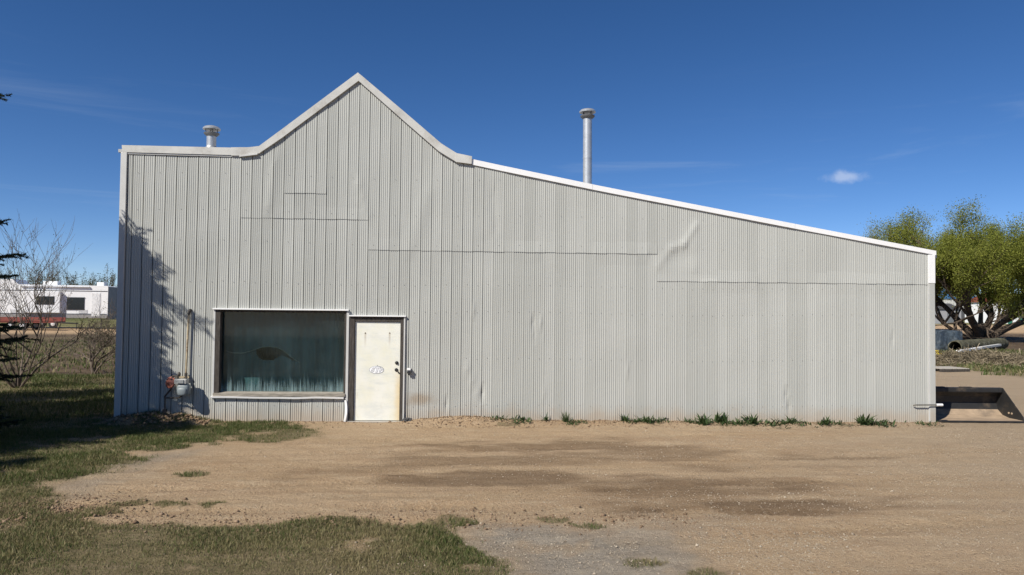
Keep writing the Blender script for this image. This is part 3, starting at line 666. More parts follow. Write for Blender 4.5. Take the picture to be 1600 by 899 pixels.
blob('vent_valve', WM(280, 585, -.2), (.03, .03, .045), M_PIPED, 1, sub=2)
l0 = WM(283, 618, -.2)
mb = MB(); p1 = WM(281, 622, -.16); p2 = WM(258, 622, -.13)
mb.tube([(rc[0], rc[1], rc[2]-.04), (rc[0]+.0, -.18, rc[2]-.12), (p2[0], -.14, p2[2]+.03), (p2[0], -.13, p2[2])], .016, 8); mb.build('lower_pipe', M_PIPED, gm, smooth=True)
mb = MB(); mb.tube([(mc[0]-.02, -.22, mc[2]-.1), (p1[0], -.2, p1[2]+.01), (p1[0]-.03, -.16, p1[2]), (p2[0], -.13, p2[2])], .014, 8); mb.build('bypass_pipe', M_PIPED, gm, smooth=True)
mb = MB(); mb.tube([p2, (p2[0], -.13, .0)], .016, 8); mb.build('service_pipe', M_PIPED, gm, smooth=True)
MB().box(p2[0]-.035, p2[0]+.035, -.165, -.095, .19, .26, bev=.012).build('shutoff_valve', M_PIPED, gm)
tag(gm, 'gas meter with faded red regulator and tall rusty riser pipe on the siding', 'gas meter')

# ---- thin pipe poking past the right corner
pp = empty('wall_pipe', (15.4, -.09, W(1440, 632)[1])); xa = W(1424, 632)[0]-15.4; xb = W(1459, 632)[0]-15.4; xc = W(1468, 632)[0]-15.4
MB().tube([(xa, .03, -.015), (xa+.04, 0, -.002), (xb, 0, .0)], .011, 8).build('rod', M_PIPED, pp)
MB().tube([(xb, 0, 0), (xc, .0, .0)], .026, 10).build('end_cap', M_WHT, pp)
tag(pp, 'thin dark rod with white end cap fixed low on the siding corner', 'pipe')

# ---- loader bucket
bk = empty('loader_bucket'); bw = 1.83
M_BDUST = MAT('dusty_worn_bucket_steel', (.33, .245, .165), .8, 0, .3, 5, .2, 25, dirt=((.10, .08, .06), .6), sc=(.6, 1, 1))
cs = [(0, .0), (.42, .0), (.62, .035), (.76, .13), (.82, .27), (.80, .40), (.70, .54)]      # (depth, height): floor lip -> curved back -> top
def sheet(cs_, th, x0, x1):
    mb = MB(); n = len(cs_); vs = []
    nrm_ = []
    for i in range(n):
        a = Vector(cs_[max(i-1, 0)]); b2 = Vector(cs_[min(i+1, n-1)]); d_ = (b2-a).normalized(); nrm_.append(Vector((d_.y, -d_.x)))
    for x in (x0, x1):
        for i in range(n): vs.append((x, cs_[i][0], cs_[i][1]))
        for i in range(n): vs.append((x, cs_[i][0]+nrm_[i].x*th, cs_[i][1]+nrm_[i].y*th))
    f = []
    for i in range(n-1): f += [(i, i+1, 2*n+i+1, 2*n+i), (n+i, n+i+1, 3*n+i+1, 3*n+i), (i, i+1, n+i+1, n+i), (2*n+i, 2*n+i+1, 3*n+i+1, 3*n+i)]
    f += [(0, n, 3*n, 2*n), (n-1, 2*n-1, 4*n-1, 3*n-1)]
    return mb.add(vs, f)
sheet(cs[:4], .012, 0, bw).build('floor_plate', M_BDUST, bk)
sheet(cs[3:], .012, 0, bw).build('back_sheet', M_BLK, bk)
MB().box(-.01, bw+.01, -.13, .03, -.022, -.002).build('cutting_edge', M_BLK, bk)
rim = MB(); rim.prism([(.0, 0), (.0, .0)], 0, 1) if False else None
MB().box(-.005, bw+.005, .60, .73, .50, .60, bev=.02).build('top_rim', M_BLK, bk)
MB().box(.36, .62, .625, .69, .602, .615, bev=.003).build('top_plate', M_BLK, bk); MB().box(.95, 1.2, .625, .69, .602, .615, bev=.003).build('top_plate', M_BLK, bk)
for x in (0, bw):
    pl = MB(); poly = [(0, -.0), (.42, -.012), (.63, .02), (.78, .12), (.845, .27), (.82, .41), (.735, .60), (.62, .60), (.02, .07)]
    s0 = -.02 if x == 0 else 0
    pl.prism(poly, 0, .02, M=Matrix(((0, 1, 0, x+s0), (1, 0, 0, 0), (0, 0, 1, 0), (0, 0, 0, 1)))); pl.build('side_plate', M_BLK, bk)
    for (yy, zz) in ((.33, .10), (.42, .10)):
        MB().lathe([(.022, 0), (.022, .012), (.012, .016)], (x+(.0 if x else .0), yy, zz), 8, M=Matrix.Rotation(rad(-90), 3, 'Y')).build('bolt', M_BDUST, bk)
br = G(1601, 659); bk.rotation_euler = (0, 0, rad(-3))
bk.location = (15.99, .16, .03)
tag(bk, 'black loader bucket with dusty floor lying open beside the metal shop', 'bucket')

# ================================================================== vegetation
def leafmat(name, c1, c2, trans=.35, rough=.6):
    m, t, b = newmat(name); at = t.n('Attribute', attribute_name='tint'); sep = t.n('SeparateColor'); t.put(sep.inputs[0], at.outputs['Color'])
    c = t.mix(sep.outputs[0], c1, c2)
    t.put(b.inputs['Base Color'], c); b.inputs['Roughness'].default_value = rough; b.inputs['Specular IOR Level'].default_value = .25
    tl = t.n('BsdfTranslucent'); t.put(tl.inputs[0], c); ms = t.n('MixShader'); ms.inputs[0].default_value = trans
    t.put(ms.inputs[1], b.outputs[0]); t.put(ms.inputs[2], tl.outputs[0]); t.t.links.new(ms.outputs[0], t.t.nodes['Material Output'].inputs[0]); return m
M_BARK = MAT('grey_brown_bark', (.085, .065, .048), .9, 0, .5, 7, .6, 30, .15)
M_TWIG = MAT('pale_bare_twigs', (.12, .092, .07), .85, 0, .35, 8)
M_SPRUCE = leafmat('spruce_needles', (.012, .022, .011), (.030, .045, .022), .1)
M_WILLOW = leafmat('young_willow_leaves', (.15, .185, .03), (.335, .345, .068), .5)
M_YTREE = leafmat('budding_yellow_green_leaves', (.19, .20, .05), (.38, .37, .11), .5)
M_GRASS = leafmat('lawn_grass', (.056, .092, .018), (.29, .235, .125), .3)
M_WEED = leafmat('weed_leaves', (.032, .06, .018), (.075, .115, .04), .3)
M_FARTREE = leafmat('distant_budding_twigs', (.075, .085, .035), (.13, .125, .065), .3)
class Tree:
    def __init__(s, seed, wander=.22, up=.12, split=(3, 5), ratio=.68, sides=(8, 6, 5, 4, 3, 3)):
        s.r = random.Random(seed); s.w = wander; s.up = up; s.split = split; s.ratio = ratio; s.mb = MB(); s.tw = MB(); s.segs = []; s.sides = sides
    def grow(s, p, d, L, r, depth, maxd, spread=.75):
        n = max(3, int(5-depth*.4)); pts = [p]; rs = [r]; d = d.normalized()
        for i in range(n):
            d = (d+Vector((s.r.gauss(0, s.w), s.r.gauss(0, s.w), s.r.gauss(0, s.w)*.8+s.up*(.3 if depth == 0 else 1)))).normalized()
            pts.append(pts[-1]+d*L/n); rs.append(r*(1-.62*(i+1)/n))
            if depth >= maxd-1: s.segs.append((pts[-2], pts[-1], depth))
        s.mb.tube(pts, rs, s.sides[min(depth, len(s.sides)-1)], caps=False)
        if depth < maxd:
            k = s.r.randint(*s.split)
            for j in range(k):
                f = s.r.uniform(.35, 1) if j else 1.0; q = f*n; i = min(int(q), n-1); pp = pts[i].lerp(pts[i+1], q-i)
                ax = Vector((s.r.gauss(0, 1), s.r.gauss(0, 1), s.r.gauss(0, .6))).normalized()
                dd = (d+ax*spread*s.r.uniform(.6, 1.25)).normalized()
                s.grow(pp, dd, L*s.ratio*s.r.uniform(.75, 1.2), max(r*(1-.62*f)*.9, .004), depth+1, maxd, spread)
def leaves(segs, n, size, spread, rng, asp=.5, clump=1.0):
    segs_a = np.array([[tuple(a), tuple(b)] for a, b, _ in segs]); k = rng.integers(0, len(segs), n); f = rng.random((n, 1))
    bias = rng.random(len(segs))                                   # some twigs darker, some lighter
    c = segs_a[k, 0]*(1-f)+segs_a[k, 1]*f+rng.normal(0, spread, (n, 3))
    d = rng.normal(0, 1, (n, 3)); d /= np.linalg.norm(d, axis=1, keepdims=True); e = np.cross(d, rng.normal(0, 1, (n, 3))); e /= np.linalg.norm(e, axis=1, keepdims=True)
    s = (size*rng.uniform(.6, 1.4, (n, 1)))
    v = np.stack([c-d*s, c+e*s*asp, c+d*s, c-e*s*asp], 1).reshape(-1, 3)
    tint = np.clip(.55*bias[k]+.45*rng.random(n), 0, 1); tint = np.repeat(tint, 4)[:, None]*np.ones((1, 3))
    return v, np.arange(4*n).reshape(-1, 4), tint
def plant_tree(name, base, seed, stems, maxd, leafn, leafs, spread, lmat, label, cat='tree', group=None, bark=M_BARK, rng_seed=1, crown_z=-9, **kw):
    T = Tree(seed, **kw); o = empty(name, base)
    for d, L, r in stems: T.grow(Vector((0, 0, -.1)), Vector(d), L, r, 0, maxd)
    T.mb.build('trunk', bark, o, smooth=True, fix=False)
    if leafn:
        T.segs = [q for q in T.segs if q[0].z > crown_z+1.2*math.sin(q[0].x*1.7)*math.cos(q[0].y*1.3)]
        v, f, tn = leaves(T.segs, leafn, leafs, spread, np.random.default_rng(rng_seed))
        arrmesh('crown', v, f, lmat, o, {'tint': tn})
    tag(o, label, cat, group); return o

# ---- spruces along the left side (the nearest one reaches into the view, the others throw shade)
def make_spruce(hgt, R, seed):
    r = random.Random(seed); o = empty('spruce_tree'); tk = MB(); tk.tube([(0, 0, -.1), (.02, 0, hgt*.5), (0, 0, hgt)], [.09, .055, .012], 8); tk.build('trunk', M_BARK, o, smooth=True)
    nv = []; br = MB()
    z = .25
    while z < hgt-.1:
        wf = r.uniform(.75, 1.2)*(2.0 if .80 < z/hgt < .88 else 1.25 if .40 < z/hgt < .50 else .8 if .7 < z/hgt < .8 else 1.0); f = 1-z/hgt; nb = r.randint(7, 10); a0 = r.uniform(0, 6.28)
        for j in range(nb):
            a = a0+6.283*j/nb+r.gauss(0, .15); L = R*(f**.85)*r.uniform(.72, 1.25)*wf+.12
            n = 6; p = Vector((0, 0, z+r.uniform(-.06, .06))); pts = [p]
            for i in range(n):
                fz = i/n; sl_ = (.28*(1-f)+.05)-.55*f*fz*(1-.9*fz)*1.6+(.25 if i > 3 else 0)*f
                d = Vector((math.cos(a), math.sin(a), sl_)).normalized(); a += r.gauss(0, .05); p = p+d*L/n; pts.append(p)
            br.tube(pts, [.016*(.4+f)*(1-.8*i/n)+.002 for i in range(n+1)], 4, caps=False)
            side = Vector((-math.sin(a), math.cos(a), 0))
            for i in range(1, n+1):
                for s in (-1, 1):
                    for h2 in (0, .5):
                        q = pts[i-1].lerp(pts[i], .5+h2); tl = L*.33*(1-.55*i/n)*r.uniform(.7, 1.2)+.05
                        d = (side*s*.8+(pts[i]-pts[i-1]).normalized()*.75+Vector((0, 0, r.uniform(-.3, .02)))).normalized()
                        nv.append((q, q+d*tl))
                nv.append((pts[i-1], pts[i]))
        z += hgt*.042*r.uniform(.8, 1.2)
    br.build('branches', M_BARK, o, fix=False)
    # needles
    rng = np.random.default_rng(seed); A = np.array([tuple(a) for a, b in nv]); B = np.array([tuple(b) for a, b in nv]); ln = np.linalg.norm(B-A, axis=1)
    k = np.repeat(np.arange(len(nv)), np.maximum(12, (ln*260).astype(int))); n = len(k); f = rng.random((n, 1)); c = A[k]*(1-f)+B[k]*f; ax = (B-A)[k]/ln[k][:, None]
    d = rng.normal(0, 1, (n, 3)); d -= ax*(d*ax).sum(1, keepdims=True); d /= np.linalg.norm(d, axis=1, keepdims=True); d = d+ax*.9; d /= np.linalg.norm(d, axis=1, keepdims=True)
    sd = np.cross(d, ax); sd /= np.linalg.norm(sd, axis=1, keepdims=True); l = rng.uniform(.035, .06, (n, 1))
    v = np.stack([c+sd*.0085, c-sd*.0085, c+d*l], 1).reshape(-1, 3)
    arrmesh('needles', v, np.arange(3*n).reshape(-1, 3), M_SPRUCE, o, {'tint': np.repeat(rng.random(n), 3)[:, None]*np.ones((1, 3))})
    return o
sp = make_spruce(6.5, 1.45, 8); sp.location = (-2.12, -2.2, 0)
tag(sp, 'dark green spruce with drooping boughs standing off the gas meter end of the shop', 'tree', 'spruces shading the end of the shop')
for (x, y, sc_, rz, lab) in ((-2.75, -4.5, .84, 1.1, 'smaller spruce next in line whose shade falls on the lawn'), (-2.75, -6.6, .66, 2.3, 'lowest spruce at the open end of the row by the lawn'), (-5.0, -1.0, 1.15, 4.0, 'spruce standing behind the front row away from the shop'), (-4.3, -3.3, 1.04, .4, 'spruce filling the gap between the two rows by the shop'), (-6.7, -3.6, 1.2, 3.1, 'tallest spruce at the lawn end of the back row'), (-6.6, .6, 1.15, 5.2, 'spruce farthest from the shop in the back row')):
    c = copy_tree(sp); c.location = (x, y, 0); c.scale = (sc_*1.08, sc_*1.08, sc_); c.rotation_euler = (0, 0, rz); c['label'] = lab

# ---- bare shrubs left of the building
def at_ground(u, v): x, y = G(u, v); return (x, y, 0)
R_ = random.Random(5)
def fan(n, L, r, lean, R=R_):
    return [((R.gauss(0, lean), R.gauss(0, lean), 1), L*R.uniform(.8, 1.15), r*R.uniform(.7, 1.1)) for _ in range(n)]
plant_tree('bare_shrub', at_ground(146, 584), 11, [((.08, 0, 1), .75, .06), ((-.5, .1, 1), .9, .035), ((.5, -.2, 1), .95, .035), ((.1, .5, 1), .9, .03)], 4, 1800, .022, .03, M_FARTREE, 'low bare spreading shrub standing on the lawn before the white camper', 'shrub', bark=M_TWIG, wander=.16, up=.05, split=(3, 5), ratio=.74)
plant_tree('bare_shrub', at_ground(28, 606), 12, fan(9, 2.0, .032, .42), 3, 900, .02, .03, M_FARTREE, 'tall bare shrub with upright budding twigs beside the spruce', 'shrub', bark=M_TWIG, wander=.13, up=.12, split=(3, 5), ratio=.62)

# ---- willow and neighbour on the right
wx, wy = G(1535, 534)
plant_tree('willow_tree', (wx, wy, 0), 21, [((-.75, .1, .75), 5.2, .34), ((-.25, -.3, 1), 5.4, .36), ((.18, .3, 1), 5.6, .34), ((.75, -.1, .8), 5.4, .36), ((-1.2, .2, .42), 4.6, .22), ((1.2, .3, .5), 4.8, .26), ((.1, -.7, .75), 4.6, .26), ((-.9, -.4, .9), 5.0, .24), ((.5, .6, 1), 5.2, .24)], 4, 280000, .056, .31, M_WILLOW,
    'large spreading willow with several leaning trunks and fresh yellow green leaves', crown_z=3.0, wander=.16, up=.10, split=(3, 5), ratio=.62)
tx = AT(1418, 420, 70)
plant_tree('leafy_tree', (tx.x, 70, 0), 22, [((-.45, .1, 1), 6.0, .3), ((.1, -.3, 1), 6.4, .3), ((.45, .2, 1), 6.0, .3), ((-.1, .5, 1), 5.6, .25), ((.9, -.1, .9), 6.2, .25), ((-.9, .1, .8), 5.6, .22)], 4, 130000, .06, .33, M_YTREE,
    'thin yellow green tree whose top shows above the low roof end', wander=.17, up=.08, split=(3, 5), ratio=.62)
# ---- thin trees behind the camper
tl_ = [(58, 414, 95, 1), (84, 398, 105, 0), (104, 418, 98, 1), (126, 424, 100, 1), (146, 428, 102, 0), (160, 416, 96, 1), (178, 426, 100, 1), (40, 425, 92, 1), (18, 420, 98, 1), (70, 425, 90, 1), (115, 430, 112, 0), (170, 432, 112, 0), (-10, 418, 94, 1)]
for i, (u, v, y, kind) in enumerate(tl_):
    tp = AT(u, v, y); hgt = tp.z; R3 = random.Random(40+i)
    T = plant_tree('young_poplar', (tp.x, y, 0), 40+i, [((0, 0, 1), hgt*.62, .10), ((.12, .05, 1), hgt*.5, .07), ((-.14, -.05, 1), hgt*.5, .07)], 2, 1500 if kind else 700, .085, .16, M_FARTREE,
        'tallest thin tree standing up behind the white camper' if v < 400 else 'sparse nearly bare young tree behind the white camper' if not kind else 'thin young tree just coming into leaf behind the white camper', 'tree', 'thin trees behind the camper', bark=M_TWIG, wander=.08, up=.22, split=(4, 7), ratio=.5, rng_seed=i)
# far woodland strip
rng = np.random.default_rng(9); vs = []; n = 46000
xx = rng.uniform(-420, 520, n); yy = 330+rng.normal(0, 8, n)+.0*xx; hh = 3.2+3.0*vn(xx, xx*0, .05, 4)+1.5*vn(xx, xx*0+9, .4, 2); zz = rng.random(n)**.8*hh
c = np.stack([xx, yy, zz], 1); d = rng.normal(0, 1, (n, 3)); d /= np.linalg.norm(d, axis=1, keepdims=True); e = np.cross(d, rng.normal(0, 1, (n, 3))); e /= np.linalg.norm(e, axis=1, keepdims=True); s_ = rng.uniform(.35, .8, (n, 1))
wv = np.stack([c-d*s_, c+e*s_*.7, c+d*s_, c-e*s_*.7], 1).reshape(-1, 3)
wd_ = arrmesh('far_woodland', wv, np.arange(4*n).reshape(-1, 4), M_FARTREE, None, {'tint': np.repeat(rng.random(n), 4)[:, None]*np.ones((1, 3))})
tag(wd_, 'far low belt of budding woodland along the horizon', 'woodland', kind='stuff')

# ---- grass blades
def blades(x, y, hgt, wid, tint, rng, lean=.55):
    n = len(x); z = height(x, y); a = rng.uniform(0, 2*math.pi, n); ca, sa = np.cos(a), np.sin(a); b_ = rng.uniform(0, 2*math.pi, n); ln = hgt*rng.uniform(.1, lean*1.6, n)
    base = np.stack([x, y, z-.006], 1); wv_ = np.stack([ca, sa, 0*ca], 1)*wid[:, None]*.5; lv = np.stack([np.cos(b_), np.sin(b_), 0*b_], 1)*ln[:, None]; up = np.array([[0, 0, 1.]])*hgt[:, None]
    p0 = base-wv_; p1 = base+wv_; p2 = base+wv_*.7+lv*.35+up*.6; p3 = base-wv_*.7+lv*.35+up*.6; p4 = base+lv+up
    v = np.stack([p0, p1, p2, p3, p4], 1).reshape(-1, 3); k = np.arange(n)[:, None]*5
    tri = np.concatenate([k+np.array([[0, 1, 2]]), k+np.array([[0, 2, 3]]), k+np.array([[3, 2, 4]])], 0)
    return v, tri, np.repeat(tint, 5)[:, None]*np.ones((1, 3))
def sow(x0, x1, y0, y1, dens, hmean, wmean, straw, rng, thr=.3, hvar=.35):
    n = int((x1-x0)*(y1-y0)*dens); x = rng.uniform(x0, x1, n); y = rng.uniform(y0, y1, n)
    g = zones(x, y)[0]; patch = vn(x+31, y+7, 1.1, 4); keep = (rng.random(n) < g**1.4*(.3+1.0*sstep(.3, .62, patch))) & ~((x > -.02) & (x < 15.95) & (y > -.06))
    x, y, patch = x[keep], y[keep], patch[keep]; m_ = len(x)
    st = np.clip(straw+(.5-vn(x+77, y, .8, 4))*1.6+inpoly(x, y, P_STRAW)*.22, 0, 1)
    tint = np.where(rng.random(m_) < st, rng.uniform(.5, 1, m_), rng.uniform(0, .4, m_))
    return blades(x, y, np.maximum(.012, hmean*(1+hvar*rng.normal(0, 1, m_)))*(.5+.9*patch)*(.45+.55*g[keep]), wmean*rng.uniform(.7, 1.4, m_), tint, rng)
rng = np.random.default_rng(4); parts = [sow(-.8, 7.2, -8.6, -4.9, 8500, .032, .0055, .62, rng), sow(-3.2, 5, -4.9, .3, 4800, .046, .007, .04, rng), sow(-9, -.05, .3, 9, 700, .07, .015, .15, rng), sow(-22, -.05, 9, 30, 30, .12, .04, .25, rng), sow(6, 13, -8.6, -3.2, 5000, .036, .006, .45, rng), sow(18, 45, 10, 36, 110, .16, .045, .15, rng)]
vv = []; tt_ = []; cc = []; off = 0
for v, tri, tn in parts: vv.append(v); tt_.append(tri+off); cc.append(tn); off += len(v)
go = arrmesh('lawn_grass', np.concatenate(vv), np.concatenate(tt_), M_GRASS, None, {'tint': np.concatenate(cc)})
tag(go, 'short patchy green and straw coloured grass around the dirt yard', 'grass', kind='stuff')
print('grass blades', off//5)

# ---- pebbles and clods
def stones(x, y, s, rng, tint):
    n = len(x); z = height(x, y); base = np.array([[1, 0, 0], [-1, 0, 0], [0, 1, 0], [0, -1, 0], [0, 0, 1], [0, 0, -1]], float)
    a = rng.uniform(0, 6.28, n); v = base[None]*rng.uniform(.55, 1.2, (n, 6, 1))*s[:, None, None]; v[:, :, 2] *= .6
    x2 = v[:, :, 0]*np.cos(a)[:, None]-v[:, :, 1]*np.sin(a)[:, None]; y2 = v[:, :, 0]*np.sin(a)[:, None]+v[:, :, 1]*np.cos(a)[:, None]
    v = np.stack([x2+x[:, None], y2+y[:, None], v[:, :, 2]+(z+s*.22)[:, None]], -1).reshape(-1, 3)
    f = np.array([[0, 2, 4], [2, 1, 4], [1, 3, 4], [3, 0, 4], [2, 0, 5], [1, 2, 5], [3, 1, 5], [0, 3, 5]]); tri = (np.arange(n)[:, None, None]*6+f[None]).reshape(-1, 3)
    return v, tri, np.repeat(tint, 6)[:, None]*np.ones((1, 3))
def stonemat(name, c1, c2):
    m, t, b = newmat(name); at = t.n('Attribute', attribute_name='tint'); sep = t.n('SeparateColor'); t.put(sep.inputs[0], at.outputs['Color']); t.put(b.inputs['Base Color'], t.mix(sep.outputs[0], c1, c2)); b.inputs['Roughness'].default_value = .9; b.inputs['Specular IOR Level'].default_value = .2; return m
n = 110000; x = rng.uniform(-1, 19, n); y = -8.6+8.6*rng.random(n)**1.0
g, gy3, dm3 = zones(x, y); pw = .15+.85*sstep(.42, .62, vn(x*.6, y*1.6, .9, 4)); pw = pw*(.35+.65*sstep(5, 11, x))*(1-.8*g); pw = np.maximum(pw, gy3*.5)
gxp, gyp = G(1000, 845); pw = np.maximum(pw, .95*np.exp(-(((x-gxp-.6)/1.3)**2+((y-gyp)/.6)**2)))
keep = rng.random(n) < pw; x, y = x[keep], y[keep]
v, f, tn = stones(x, y, rng.gamma(2.2, .0017, len(x))+.0022, rng, rng.random(len(x))**1.1)
tag(arrmesh('gravel', v, f, stonemat('pale_gravel_stones', (.19, .14, .095), (.48, .41, .31)), None, {'tint': tn}), 'pale loose gravel scattered over the dirt yard', 'gravel', kind='stuff')
nq = 9000; gxq, gyq = G(1010, 852); xq = gxq+rng.normal(0, 1.5, nq); yq = gyq+rng.normal(0, .45, nq); gx5, gy5 = G(1330, 770); n5 = 2200; xq = np.concatenate([xq, gx5+rng.normal(0, 1.8, n5)]); yq = np.concatenate([yq, gy5+rng.normal(0, .8, n5)])
kq = rng.random(len(xq)) < sstep(.35, .65, vn(xq, yq, 1.4, 4)); xq, yq = xq[kq], yq[kq]
v, f, tn = stones(xq, yq, rng.gamma(1.8, .0020, len(xq))+.0025, rng, rng.random(len(xq)))
tag(arrmesh('coarse_gravel', v, f, stonemat('coarse_pale_stones', (.20, .16, .115), (.44, .38, .29)), None, {'tint': tn}), 'coarser pale stones thick on the grey patch of the yard', 'gravel', kind='stuff')
n = 9000; x = rng.uniform(-.4, 16, n); y = -.05-np.abs(rng.normal(0, .25, n)); pk = .3+.9*np.exp(-((x-6.4)/1.0)**2)+.9*np.exp(-((x-.8)/.7)**2)+.25*sstep(7, 9, x)
pk *= 1-.8*np.exp(-((x-4.85)/.5)**2); k1 = rng.random(n) < pk; x, y = x[k1], y[k1]
nb_ = 170; xb_ = .8+rng.normal(0, .55, nb_); yb_ = -.15-np.abs(rng.normal(0, .12, nb_)); xb_ = np.clip(xb_, .1, 1.75)
n2_ = 2500; gxa, gya = G(60, 800); xa_ = gxa+rng.normal(0, .5, n2_); ya_ = gya+rng.normal(0, .25, n2_)
n3_ = 2600; xe = rng.uniform(-.5, 9, n3_); ye = G(400, 814)[1]+rng.normal(0, .22, n3_)
x = np.concatenate([x, xa_, xe]); y = np.concatenate([y, ya_, ye])
sz_ = np.concatenate([rng.gamma(1.8, .0042, len(x))+.003, rng.uniform(.02, .065, nb_)]); x = np.concatenate([x, xb_]); y = np.concatenate([y, yb_])
v, f, tn = stones(x, y, sz_, rng, rng.random(len(x)))
tag(arrmesh('soil_clods', v, f, stonemat('brown_clods', (.13, .085, .052), (.30, .215, .14)), None, {'tint': tn}), 'crumbled brown soil clods along the wall foot and lawn edge', 'soil', kind='stuff')

# ---- weeds at the wall foot
def make_weed(seed, n, L, wdt, spread, upr):
    r = random.Random(seed); vs = []; fs = []; tn = []
    for i in range(n):
        a = r.uniform(0, 6.283); l = L*r.uniform(.5, 1.1); el = r.uniform(upr[0], upr[1]); p = Vector((r.gauss(0, spread), r.gauss(0, spread*.5), -.01)); d = Vector((math.cos(a)*math.cos(el), math.sin(a)*math.cos(el), math.sin(el))); sd = Vector((-math.sin(a), math.cos(a), 0)); o = len(vs); t0 = r.random()
        for q, wq in enumerate((.35, 1, .85, .1)):
            vs += [p-sd*wdt*wq*.5, p+sd*wdt*wq*.5]; tn += [t0, t0]; p = p+d*l/3; d = (d+Vector((0, 0, -.28))).normalized()
        fs += [(o+2*q, o+2*q+1, o+2*q+3, o+2*q+2) for q in range(3)]
    me_o = arrmesh('weed_plant', np.array([tuple(v) for v in vs]), np.array(fs), M_WEED, None, {'tint': np.array(tn)[:, None]*np.ones((1, 3))}); return me_o
WEEDS = [make_weed(1, 46, .16, .024, .05, (.3, 1.3)), make_weed(2, 60, .14, .02, .09, (.2, 1.2)), make_weed(3, 34, .19, .026, .04, (.4, 1.4)), make_weed(4, 70, .12, .018, .12, (.15, 1.1))]
for o in WEEDS: tag(o, 'leafy green weed growing at the foot of the long grey wall', 'weed', 'leafy weeds along the wall foot')
wl = [(778, 667, 3, .7), (812, 666, 3, 1), (905, 667, 3, .6), (974, 663, 2, .7), (992, 664, 1, .8), (1008, 664, 2, .8), (1030, 665, 3, .9), (1075, 666, 1, .7), (1094, 666, 0, 1.15), (1122, 667, 2, 1.05), (1124, 672, 3, .6), (1142, 668, 3, .9), (1168, 669, 0, 1.1), (1150, 669, 1, .8), (1195, 670, 3, 1), (1222, 669, 1, 1.1), (1240, 670, 3, .9), (1276, 670, 0, .9), (1296, 671, 3, .8), (1338, 671, 2, 1.15), (1350, 671, 1, 1.1), (1376, 672, 3, .8), (1432, 671, 3, .8), (890, 671, 3, .6)]
used = set()
for i, (u, v, k, s_) in enumerate(wl):
    o = WEEDS[k] if k not in used else WEEDS[k].copy()
    if k in used: COL.objects.link(o)
    o['label'] = ('small low weed near the lone grass tuft at the wall foot' if u < 960 else 'low weed at the wall foot by the pale corner trim' if u > 1400 else 'large bushy weed in the row along the long grey wall' if s_ >= 1.05 else 'mid sized weed in the row along the long grey wall' if s_ >= .85 else 'small weed squeezed into the row along the long grey wall')
    used.add(k); x = W(u, 660)[0]; y = -.12-.10*((v-664)/8)-.05*((i*7) % 3); o.location = (x, y, float(height(np.array(x), np.array(y)))); o.rotation_euler = (0, 0, i*1.7); s_ *= 1.4; o.scale = (s_, s_, s_)
o = make_weed(9, 24, .17, .022, .02, (.2, 1.3)); x = W(852, 660)[0]; o.location = (x, -.14, float(height(np.array(x), np.array(-.14)))); o.name = 'thistle'; tag(o, 'single dark spiky weed standing apart beside the grass tuft', 'weed')
o = make_weed(10, 90, .22, .009, .035, (.8, 1.5)); x = W(882, 664)[0]; o.location = (x, -.2, float(height(np.array(x), np.array(-.2)))); o.name = 'grass_tuft'; tag(o, 'single upright tuft of fresh long grass by the grey wall', 'grass tuft')

# ================================================================== far things, left
M_RVW = MAT('white_camper_skin', (.80, .80, .79), .4, 0, .04); M_TIRE = MAT('tyre_rubber', (.02, .02, .02), .85); M_HUB = MAT('pale_wheel_hub', (.6, .6, .6), .4); M_GLS = MAT('dark_tinted_glass', (.012, .013, .015), .12)
rend = AT(168, 490, 52); rv = empty('camper_trailer', (rend.x, 52, 0), rad(9)); rv.scale = (1, 1, 1.12)
L_, Wd, zb0, zt0 = 11.6, 2.5, .85, 3.45
mb = MB(); poly = [(-L_, zb0+.75), (-L_+2.6, zb0+.75), (-L_+2.9, zb0), (0, zb0), (0, zt0-.05), (-.15, zt0), (-L_*.62, zt0+.02), (-L_*.66, zt0+.42), (-L_+.8, zt0+.42), (-L_, zt0-.4)]
mb.prism(poly, 0, Wd); mb.build('body', M_RVW, rv)
MB().box(.001, .03, .04, Wd-.04, zb0-.1, zt0-.08).build('end_shade_panel', MAT('camper_end_shade', (.12, .13, .15), .5), rv)  # dark sheet over the white end, its shade put into the colour
for xa, xb, za, zb in ((-3.3, -1.9, 1.55, 2.45), (-10.8, -9.4, 2.6, 3.2)):
    wn = MB().box(xa, xb, -.035, -.002, za, zb).build('window', M_GLS, rv); q = MB()
    q.box(xa-.05, xb+.05, -.045, -.036, zb, zb+.05).box(xa-.05, xb+.05, -.045, -.036, za-.05, za); q.build('window_frame', M_DARK, wn)
MB().box(-1.3, -.65, -.03, -.002, 1.0, 2.85).build('door', MAT('camper_door', (.7, .7, .69), .4), rv)
MB().box(-L_+2.95, -.02, -.02, -.001, zb0+.02, zb0+.28).build('stripe', MAT('grey_stripe', (.25, .24, .23), .5), rv)
for xx_, w_, h_ in ((-5.0, 1.2, .32), (-.9, .6, .3), (-9.6, .5, .3)):
    MB().box(xx_-w_/2, xx_+w_/2, .8, 1.6, zt0-.02+(.4 if xx_ < -8 else 0), zt0+h_+(.4 if xx_ < -8 else 0), bev=.05).build('roof_unit', M_WHT, rv)
for xw in (-5.4, -4.4):
    q = MB(); q.lathe([(.20, -.1), (.36, -.1), (.38, -.05), (.38, .1), (.2, .12)], (xw, .18, .38), 18, M=Matrix.Rotation(rad(90), 3, 'X')); tw = q.build('wheel', M_TIRE, rv, smooth=True)
    q = MB(); q.lathe([(.19, 0), (.17, .05), (.06, .08)], (xw, .08, .38), 14, M=Matrix.Rotation(rad(90), 3, 'X')); q.build('hub', M_HUB, tw, smooth=True)
for xs_ in (-.6, -8.0): MB().box(xs_-.04, xs_+.04, .3, .38, 0, zb0).build('stabiliser_leg', M_DARK, rv)
